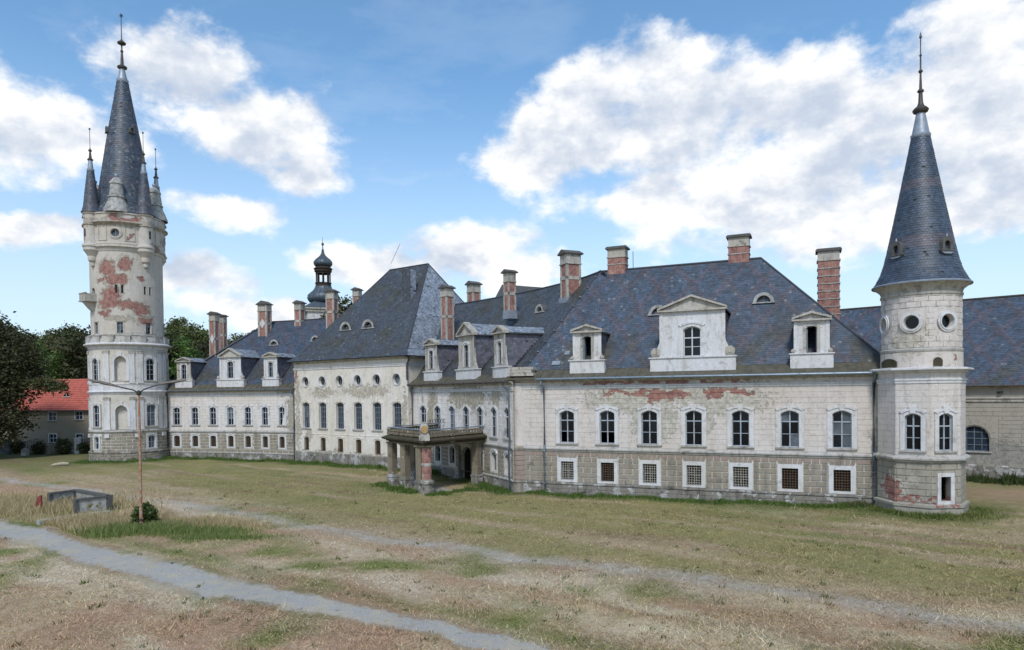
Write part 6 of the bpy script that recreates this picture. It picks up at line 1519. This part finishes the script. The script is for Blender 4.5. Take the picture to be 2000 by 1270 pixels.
me.materials.append(M['turf']); me.polygons.foreach_set('use_smooth', [True] * len(me.polygons))
o = link(bpy.data.objects.new('ground', me)); tag(o, 'mown dry lawn spreading in front of the palace', kind='structure')

m, g, b = new_mat('gravel', .95, .15); P = pos(g)
vor = g.node('ShaderNodeTexVoronoi'); g.put(vor.inputs['Vector'], P); vor.inputs['Scale'].default_value = 16
n = g.noise(P, .9, 6, .65); n2 = g.noise(P, 22, 4, .7)
c = g.mix(g.sm(n2, .3, .7), (.37, .345, .315), (.64, .61, .56)); c = g.mix(g.sm(vor.outputs['Distance'], .0, .5, 0, .5), c, (.22, .21, .20)); c = g.mix(g.sm(n, .44, .66, 0, .8), c, (.46, .40, .30)); c = g.mix(g.sm(g.noise(P, 3.4, 5, .7), .60, .70, 0, .8), c, (.16, .15, .065))
at_ = g.node('ShaderNodeAttribute'); at_.attribute_name = 'col'       # turf creeping in from both edges
ed = g.m('ADD', at_.outputs['Alpha'], g.m('MULTIPLY', g.m('SUBTRACT', g.noise(P, 2.6, 7, .72), .5), 1.3))
c = g.mix(g.sm(ed, .20, .55, 1., 0.), c, g.mix(1., at_.outputs['Color'], g.mix(n2, (.35, .36, .33), (1.0, 1.0, .92)), 'MULTIPLY'))
g.link(c, b.inputs['Base Color']); bump(g, b, g.m('ADD', vor.outputs['Distance'], n2), .9, .04)
def resample(L, n):
    L = np.array(L, float); d = np.concatenate([[0], np.cumsum(np.hypot(*np.diff(L, axis=0).T))]); t = np.linspace(0, d[-1], n); return np.stack([np.interp(t, d, L[:, 0]), np.interp(t, d, L[:, 1])], -1)
A_, B_ = resample(PATH_T, 700), resample(PATH_B, 700); K = 16; rows = []
for i in range(700):
    n_ = (A_[i] - B_[i]); ln = np.hypot(*n_); n_ = n_ / ln; e0 = float(fbm(np.array([i * .09]), np.array([3.]), 4, 5)[0] - .42) * 1.3; e1 = float(fbm(np.array([i * .09]), np.array([9.]), 8, 5)[0] - .42) * 1.3
    p0, p1 = B_[i] - n_ * e0, A_[i] + n_ * e1
    rows.append([(*(p0 + (p1 - p0) * k / K), 0) for k in range(K + 1)])
def gz(x, y):     # height of the ground sheet itself (bilinear), so that the path lies on it
    i = np.clip(np.searchsorted(xs, x) - 1, 0, nx - 2); j = np.clip(np.searchsorted(ys, y) - 1, 0, ny - 2); fx = (x - xs[i]) / (xs[i + 1] - xs[i]); fy = (y - ys[j]) / (ys[j + 1] - ys[j])
    return (Z[j, i] * (1 - fx) + Z[j, i + 1] * fx) * (1 - fy) + (Z[j + 1, i] * (1 - fx) + Z[j + 1, i + 1] * fx) * fy
PV3 = np.array([[(p[0], p[1], 0.) for p in r] for r in rows]); PV3[..., 2] = gz(PV3[..., 0], PV3[..., 1]) + .012
me = bpy.data.meshes.new('path'); idx = np.arange(700 * (K + 1)).reshape(700, K + 1)
me.from_pydata(PV3.reshape(-1, 3).tolist(), [], np.stack([idx[:-1, :-1], idx[:-1, 1:], idx[1:, 1:], idx[1:, :-1]], -1).reshape(-1, 4).tolist())
at = me.color_attributes.new('col', 'FLOAT_COLOR', 'POINT'); cc = np.ones((700 * (K + 1), 4), np.float32); cc[:, :3] = gcol(PV3[..., 0], PV3[..., 1]).reshape(-1, 3)
cc[:, 3] = np.tile(1 - np.abs(np.linspace(-1, 1, K + 1)), 700); at.data.foreach_set('color', cc.ravel()); me.materials.append(M['gravel'])
o = link(bpy.data.objects.new('path', me)); tag(o, 'grey gravel footpath crossing the dry lawn', kind='structure')

# ------------------------------------------------------------------ grass
attr_mat('blade', .75, .25, 5, .12, trans=True)
def blades(name, x, y, h, cols, lean=.5, wid=.012, seed=1):
    rg = np.random.default_rng(seed); n = len(x); z = gz(x, y); a = rg.uniform(0, 6.283, n); b_ = rg.uniform(0, 6.283, n); w_ = wid * rg.uniform(.6, 1.5, n) * (1 + h * 2); ln = h * rg.uniform(.2, 1.0, n) * lean * 2
    p0 = np.stack([x - np.cos(a) * w_, y - np.sin(a) * w_, z - .01], -1); p1 = np.stack([x + np.cos(a) * w_, y + np.sin(a) * w_, z - .01], -1); p2 = np.stack([x + np.cos(b_) * ln, y + np.sin(b_) * ln, z + h], -1)
    V = np.stack([p0, p1, p2], 1).reshape(-1, 3); return link(bpy.data.objects.new(name, np_mesh(name, V, 3, 'blade', cols)))
rg = np.random.default_rng(3)
N = 420000; yy = 20 + 62 * rg.random(N) ** 1.9; xx = (rg.random(N) - .5) * 2 * (yy * .80 + 2)
d1 = dist_line(xx, yy, PATH_T); d2 = dist_line(xx, yy, PATH_B); onp = (d1 < -.1) & (d2 > .1); keep = ~onp | (rg.random(N) < np.clip(.55 * np.exp(-np.minimum(-d1, d2) / .35), .02, 1))
keep &= ~((np.abs(dist_line(xx, yy, TRACK)) < .7) & (rg.random(N) < .55)); xx, yy = xx[keep], yy[keep]
inside_b = np.zeros(len(xx), bool)
for W, L in ((RW, 30.5), (MW, 21.6), (LW, 22.5), (PV, 21.5)):
    a0, a1 = W.P(0, 0, 0), W.P(L, 0, 0); 
    if W is RW: inside_b |= ((xx - a0.x) * math.sin(R(23.56)) + (yy - a0.y) * math.cos(R(23.56)) > -.1) & (xx > -1)
    if W is MW: inside_b |= (dist_line(xx, yy, [tuple(MW.P(21.6 * i / 12, .1, 0).xy) for i in range(13)]) > 0) & (xx < 1) & (xx > -13)
xx, yy = xx[~inside_b], yy[~inside_b]
cl = gcol(xx, yy) * rg.uniform(.35, 1.55, (len(xx), 1)); dry = rg.random(len(xx)) < .30; cl[dry] = cl[dry] * .4 + np.array((.55, .46, .31)) * .6 * rg.uniform(.5, 1.45, (dry.sum(), 1))
hh = (.035 + .10 * rg.random(len(xx)) ** 2.5) * (.3 + 1.6 * fbm(xx * .45, yy * .45, 91, 3))
rk = rg.random(len(xx)) < .02; hh[rk] *= 2.2
o = blades('grass', xx, yy, hh, np.clip(cl * np.array((1.32, 1.22, 1.2)), 0, .8), 1.3, .013, 5); tag(o, 'short cut grass and hay stubble on the lawn', 'grass', kind='stuff')
# loose hay: stalks lying about in swaths
N = 150000; yh = 21 + 34 * rg.random(N) ** 1.7; xh = (rg.random(N) - .5) * 2 * (yh * .8 + 2); u_ = xh * .8 - yh * .6; v_ = xh * .6 + yh * .8
k = (fbm(u_ * .16, v_ * .55, 55, 4) > .50 + .12 * rg.random(N)) & (dist_line(xh, yh, TRACK) < 4) & ~((dist_line(xh, yh, PATH_T) < -.1) & (dist_line(xh, yh, PATH_B) > .1)); xh, yh = xh[k], yh[k]; n = len(xh)
a = rg.normal(.64, .9, n) * -1; L_ = rg.uniform(.06, .2, n); w_ = rg.uniform(.004, .011, n); zh = gz(xh, yh) + rg.uniform(.015, .13, n) * fbm(u_[k] * .3, v_[k] * .9, 77, 3) * 1.3; dz = rg.normal(0, .035, n)
V = np.stack([np.stack([xh - np.cos(a) * L_ - np.sin(a) * w_, yh - np.sin(a) * L_ + np.cos(a) * w_, zh - dz], -1), np.stack([xh - np.cos(a) * L_ + np.sin(a) * w_, yh - np.sin(a) * L_ - np.cos(a) * w_, zh - dz], -1), np.stack([xh + np.cos(a) * L_, yh + np.sin(a) * L_, zh + dz], -1)], 1).reshape(-1, 3)
hc = np.array((.72, .60, .45)) * rg.uniform(.35, 1.2, (n, 1)); br_ = rg.random(n) < .35; hc[br_] = np.array((.44, .29, .19)) * rg.uniform(.5, 1.3, (br_.sum(), 1))
o = link(bpy.data.objects.new('hay', np_mesh('hay', V, 3, 'blade', np.clip(hc, 0, .85)))); tag(o, 'loose cut hay lying in swaths on the lawn', 'hay', kind='stuff')
# tall dry and green grass about the lamp and the sunken steps
def clump(cx, cy, sx_, sy_, n, h, col, var=.25):
    x = rg.normal(cx, sx_, n); y = rg.normal(cy, sy_, n); k = (dist_line(x, y, PATH_T) > .2); x, y = x[k], y[k]
    return x, y, h * rg.uniform(.45, 1.1, len(x)), np.array(col) * rg.uniform(1 - var, 1 + var, (len(x), 1))
ST, GR, LG = (.50, .39, .245), (.20, .245, .08), (.29, .30, .115)
parts = [clump(-43, 57, 4.5, 2.4, 15000, .8, ST), clump(-33, 50.2, 3.2, 1.0, 3600, .55, ST), clump(-29.5, 48.6, 2.2, 1.3, 7000, .6, ST), clump(-26, 46.4, 1.7, .9, 4200, .6, GR), clump(-22.5, 45.4, 2.2, .6, 4000, .42, GR), clump(-30.5, 46.6, 2.4, .9, 4200, .32, LG),
         clump(-23.5, 47.8, 2.6, .9, 6000, .5, ST), clump(-18.8, 43.6, 1.6, .35, 1800, .3, GR), clump(-34.5, 55, 1.2, 1.2, 1800, .4, GR), clump(-36.5, 48.6, 1.5, .8, 2200, .4, LG), clump(-50, 61, 4, 2, 4000, .5, ST)]
x, y, h, c = (np.concatenate([p[i] for p in parts]) for i in range(4))
o = blades('tall_grass', x, y, h, np.clip(c, 0, .6), .35, .016, 8); tag(o, 'tall dry and green grass around the lamp post and sunken steps', 'grass', kind='stuff')
# rank growth at the foot of the walls
xs_, ys_, hs_, cs_ = [], [], [], []
def fringe(W, s0, s1, n, h, wid, col, off=.25):
    for _ in range(n):
        s = rg.uniform(s0, s1); k = .5 + .6 * mn.noise((s * .9, s0 + 5., 1.)) + .2 * mn.noise((s * 2.7, s0, 4.)); ou = off + abs(rg.normal(0, wid)) * (.4 + k); p = W.P(s, ou, 0)
        xs_.append(p.x); ys_.append(p.y); hs_.append(h * rg.uniform(.3, 1.0) * (.35 + 1.3 * max(0, k - .25)) / (1 + ou * .5)); cs_.append(np.array(col) * rg.uniform(.7, 1.35))
GW = (.105, .165, .038)
fringe(RW, 0, 28, 7000, .6, .55, GW); fringe(RW, 26, 30, 900, .8, .4, (.13, .13, .06)); fringe(MW, 14, 21.6, 3000, .8, .7, GW); fringe(MW, 0, 6, 1800, .8, .9, GW); fringe(PV, 0, 21.5, 4500, .8, .8, GW); fringe(LW, 0, 22.5, 4000, .8, .9, GW); fringe(cyl(5.25), -6, 9, 3500, .7, 1.0, GW)
fringe(Path(CX, CY - 3.1, 0, -math.degrees(1 / 3.1)), -5, 3.5, 3600, .7, .35, (.14, .17, .05)); fringe(Path(CX, CY - 3.1, 0, -math.degrees(1 / 3.1)), 0, 4.5, 1600, .6, .8, (.22, .23, .08)); fringe(Path(44.5, 67.5, 40), -4, 22, 7000, 1.6, .9, (.06, .085, .025)); fringe(Path(-13.4, 70, -305 + 360), 0, 8.5, 2600, .7, .6, GW); fringe(Path(-8.2, 61.9, -44), 0, 8, 2400, .6, .5, GW)
for _ in range(480):      # docks and plantains standing in the mown turf
    yy_ = 21 + 45 * rg.random() ** 1.5; xx_ = (rg.random() - .5) * 2 * (yy_ * .8)
    a_, b2 = np.array([xx_]), np.array([yy_])
    if (dist_line(a_, b2, PATH_T)[0] < -.4 and dist_line(a_, b2, PATH_B)[0] > .4 and rg.random() < .7) or yy_ > 60 - xx_ * .45: continue
    big_ = rg.uniform(.08, .24); col_ = np.array((.11, .14, .04)) if rg.random() < .65 else np.array((.20, .15, .08))
    for k_ in range(int(rg.integers(7, 18))): xs_.append(xx_ + rg.normal(0, big_ * .7)); ys_.append(yy_ + rg.normal(0, big_ * .7)); hs_.append(big_ * rg.uniform(.4, 1.1)); cs_.append(col_ * rg.uniform(.6, 1.4))
o = blades('weeds', np.array(xs_), np.array(ys_), np.array(hs_), np.clip(np.array(cs_), 0, .6), .4, .022, 9); tag(o, 'rank green weeds along the foot of the palace walls', 'weeds', kind='stuff')

# ================================================================== TREES AND SHRUBS
attr_mat('leaf', .6, .3, 2, .1, trans=True)
def leaf_cloud(lobes, nclump, per, size, cols, seed, spread=.75, hollow=.35, zsq=.7):
    rg = np.random.default_rng(seed); L = np.array(lobes, float); wv = L[:, 3] * L[:, 4] * L[:, 5]; wv = wv ** .8; pick = rg.choice(len(L), nclump, p=wv / wv.sum())
    d = rg.normal(size=(nclump, 3)); d /= np.linalg.norm(d, axis=1)[:, None]; r = (hollow + (1 - hollow) * rg.random(nclump)) ** .5
    c = L[pick, :3] + d * r[:, None] * L[pick, 3:6]
    tone = rg.uniform(.6, 1.35, nclump); hue = rg.random(nclump)
    cen = np.repeat(c, per, 0) + rg.normal(size=(nclump * per, 3)) * spread * np.array((1, 1, zsq)) * np.repeat(rg.uniform(.5, 1.2, nclump), per)[:, None]
    n = len(cen); u = rg.normal(size=(n, 3)); u[:, 2] *= .5; u /= np.linalg.norm(u, axis=1)[:, None]; v = np.cross(u, rg.normal(size=(n, 3))); v /= np.linalg.norm(v, axis=1)[:, None]
    s = size * rg.uniform(.6, 1.4, n)[:, None]
    V = np.stack([cen - u * s, cen - v * s * .55 + u * s * .1, cen + u * s, cen + v * s * .55 + u * s * .1], 1).reshape(-1, 3)
    ca, cb = np.array(cols[0]), np.array(cols[1]); h = np.repeat(hue, per)[:, None]; col = (ca * (1 - h) + cb * h) * np.repeat(tone, per)[:, None] * rg.uniform(.75, 1.25, (n, 1))
    return V, np.clip(col, 0, .5)
def trunk(mb, h, r, limbs, seed, lean=(0, 0)):
    rd = random.Random(seed); pts = [Vector((lean[0] * t, lean[1] * t, h * t)) + Vector((rd.uniform(-.1, .1), rd.uniform(-.1, .1), 0)) * (t > 0) for t in (0, .15, .35, .6, .85, 1)]
    mb.tube([pts[0] - Vector((0, 0, .4))] + pts, [r * 1.5, r * 1.3, r, r * .85, r * .65, r * .4, r * .15], 9)
    for (t, az, up, L) in limbs:
        b_ = Vector((lean[0] * t, lean[1] * t, h * t)); d = Vector((math.cos(az), math.sin(az), up)).normalized(); m_ = b_ + d * L * .5 + Vector((0, 0, .2)); e = b_ + d * L + Vector((0, 0, .25 * L * .3))
        mb.tube([b_, m_, e], [r * .45, r * .3, r * .06], 7)
        for k in range(3):
            dd = (d + Vector((rd.uniform(-.7, .7), rd.uniform(-.7, .7), rd.uniform(-.2, .6)))).normalized(); mb.tube([m_.lerp(e, k * .3), m_.lerp(e, k * .3) + dd * L * .4], [r * .18, r * .03], 5)
def tree(name, label, loc, lobes, h, r, limbs, ncl, per, size, cols, seed, group=None, spread=.75, cat='tree'):
    T = thing(name, label, cat, loc, group)
    q = MB(); trunk(q, h, r, limbs, seed); inst('trunk', q.mesh('trunk', 'bark', smooth=60), T)
    V, C = leaf_cloud(lobes, ncl, per, size, cols, seed, spread); inst('crown', np_mesh('crown', V, 4, 'leaf', C), T)
    return T
DK = ((.045, .058, .024), (.082, .076, .036)); MD = ((.08, .145, .034), (.125, .19, .05)); BR = ((.115, .10, .05), (.09, .11, .045)); OL = ((.10, .13, .042), (.15, .155, .062))
tree('broadleaf_tree', 'big dark copper-green tree at the edge beside the red-roofed house', (-79.6, 104, -.4),
     [(5.0, -1, 14.5, 3.4, 3, 3.2), (-1, 0, 14, 7.5, 6, 6.5), (-4, 0, 8, 6, 5, 6), (2.2, -1, 7, 4.0, 4, 4.4), (4.6, -1, 12.0, 4.2, 3.5, 3.2), (-1, 0, 19, 4.6, 4, 3.4), (3.4, -1, 15.5, 4.6, 4, 4), (5.5, -2, 12.2, 3.0, 1.6, 1.0), (1.5, -1, 4.2, 4, 3, 2.4), (-6, 0, 14, 5, 5, 7)],
     17, .5, [(.25, .2, .5, 6), (.4, 2.5, .6, 6), (.5, -.4, .4, 7), (.6, 1.5, .8, 5), (.35, 3.8, .5, 6), (.7, .6, .9, 4), (.6, -.25, .2, 8)], 1100, 34, .24, DK, 11, spread=.85)
V, C = leaf_cloud([(10.2, -3, 11.3, 2.6, 1.0, .9), (12.2, -3, 10.6, 1.6, .8, .7)], 60, 30, .2, BR, 44, .5)
T = bpy.data.objects.get('broadleaf_tree'); inst('branch_leaves', np_mesh('branch_leaves', V, 4, 'leaf', C), T); q = MB(); q.tube([(.3, -.5, 11), (5, -2, 12), (10, -3, 11.6), (13, -3, 10.7)], [.2, .14, .07, .02], 6); inst('bough', q.mesh('bough', 'bark'), T)
# wooded hillside
LOB = [[(0, 0, 9, 5, 5, 4.5), (2.5, 1, 7, 3.6, 3.6, 3.2), (-2.8, -.5, 7.5, 3.6, 3.4, 3.4), (.5, 0, 12.5, 3, 3, 2.6)], [(0, 0, 10, 4.2, 4.2, 5.5), (1.5, -1, 6.5, 3.6, 3.2, 3), (-1.8, .5, 13, 2.6, 2.6, 3)], [(0, 0, 8, 5.8, 5.4, 4), (3, 0, 10, 3, 3, 3), (-3.2, 0, 10.5, 3.2, 3, 3), (0, 0, 12, 3, 3, 2.2)]]
PROT = []
for k in range(3):
    for cols in (DK, MD, OL, BR):
        V, C = leaf_cloud(LOB[k], 190, 26, .36, cols, 100 + k * 7 + len(PROT), .9); q = MB(); trunk(q, 11, .32, [(.4, .5, .6, 4), (.5, 2.6, .6, 4), (.6, 4.4, .7, 4), (.7, 1.5, .9, 3)], k); PROT.append((np_mesh('crown', V, 4, 'leaf', C), q.mesh('trunk', 'bark', smooth=60)))
rd = random.Random(5)
def wood(n, x0, x1, y0, y1, label, group, pal, smin_=.9, smax=1.35):
    for i in range(n):
        t = (i + .5) / n; x = x0 + (x1 - x0) * t + rd.uniform(-2.5, 2.5); y = rd.uniform(y0, y1); s = rd.uniform(smin_, smax); cm, tm = PROT[rd.randrange(3) * 4 + rd.choice(pal)]
        T = thing('broadleaf_tree', label, 'tree', (x, y, gh(x, y) - .3), group); T.scale = (s, s, s * rd.uniform(.9, 1.1)); rz = rd.uniform(0, 6.28)
        inst('trunk', tm, T, rz=rz); inst('crown', cm, T, rz=rz)
wood(9, -150, -90, 150, 158, 'leafy tree low on the wooded slope behind the red-roofed house', 'lower trees behind the house', (1, 1, 2, 0), .9, 1.15); wood(14, -168, -92, 170, 184, 'leafy tree midway up the wooded slope behind the house', 'middle trees behind the house', (0, 1, 3, 2), .85, 1.12); wood(17, -190, -92, 196, 214, 'leafy tree on the wooded skyline behind the house', 'skyline trees behind the house', (0, 2, 2, 3), .8, 1.0)
wood(8, -92, -60, 148, 156, 'green tree on the slope behind the curved wing near the round tower', 'lower trees behind the tower', (1, 1, 2, 0), .95, 1.25); wood(10, -102, -66, 172, 186, 'dark tree on the hilltop behind the curved wing near the round tower', 'hilltop trees behind the tower', (0, 2, 2, 3), .8, 1.02); wood(5, -84, -56, 200, 212, 'far tree thinning out along the ridge behind the chimneys', 'ridge trees behind the chimneys', (0, 3, 2), .6, .8)
tree('broadleaf_tree', 'airy olive-green tree beside the church tower above the pavilion roof', (-31.5, 128, 0), [(0, 0, 23.5, 3.4, 3, 3.6), (2.6, 0, 22.5, 2.6, 2.4, 2.6), (-2.6, 0, 21.2, 2.6, 2.4, 2.6), (-5.5, 0, 20, 2.2, 2, 1.6)], 22, .35, [(.7, .4, .8, 4), (.75, 2.7, .6, 5), (.8, 5, .8, 3), (.85, 1.5, 1, 3)], 120, 26, .27, ((.055, .075, .02), (.10, .10, .035)), 31, spread=.6)
tree('round_shrub', 'small round green shrub growing at the foot of the street lamp', (-25.75, 47.6, gh(-25.7, 47.6)), [(0, 0, .85, .8, .65, .88)], .8, .04, [(.3, 1, .6, .5), (.4, 3, .6, .5), (.5, 5, .8, .5)], 260, 22, .075, ((.085, .125, .036), (.13, .165, .055)), 51, spread=.12, cat='shrub')
for x, y, r, lab, cols in ((-81.2, 111.6, .95, 'dark shrub beside the blue gate', DK), (-77.4, 111.4, .85, 'small dark shrub by the middle railing', DK), (-73.6, 111.6, 1.15, 'brownish shrub in front of the house door', BR), (-69.6, 110.8, .9, 'dark shrub at the corner of the round tower', DK)):
    tree('garden_shrub', lab, (x, y, -.4), [(0, 0, r, r, r, r * 1.1)], r, .06, [(.3, 1, .8, r), (.4, 3, .8, r), (.5, 5, .9, r)], 60, 22, .16, cols, int(-x), 'shrubs along the yard railing', .3, 'shrub')
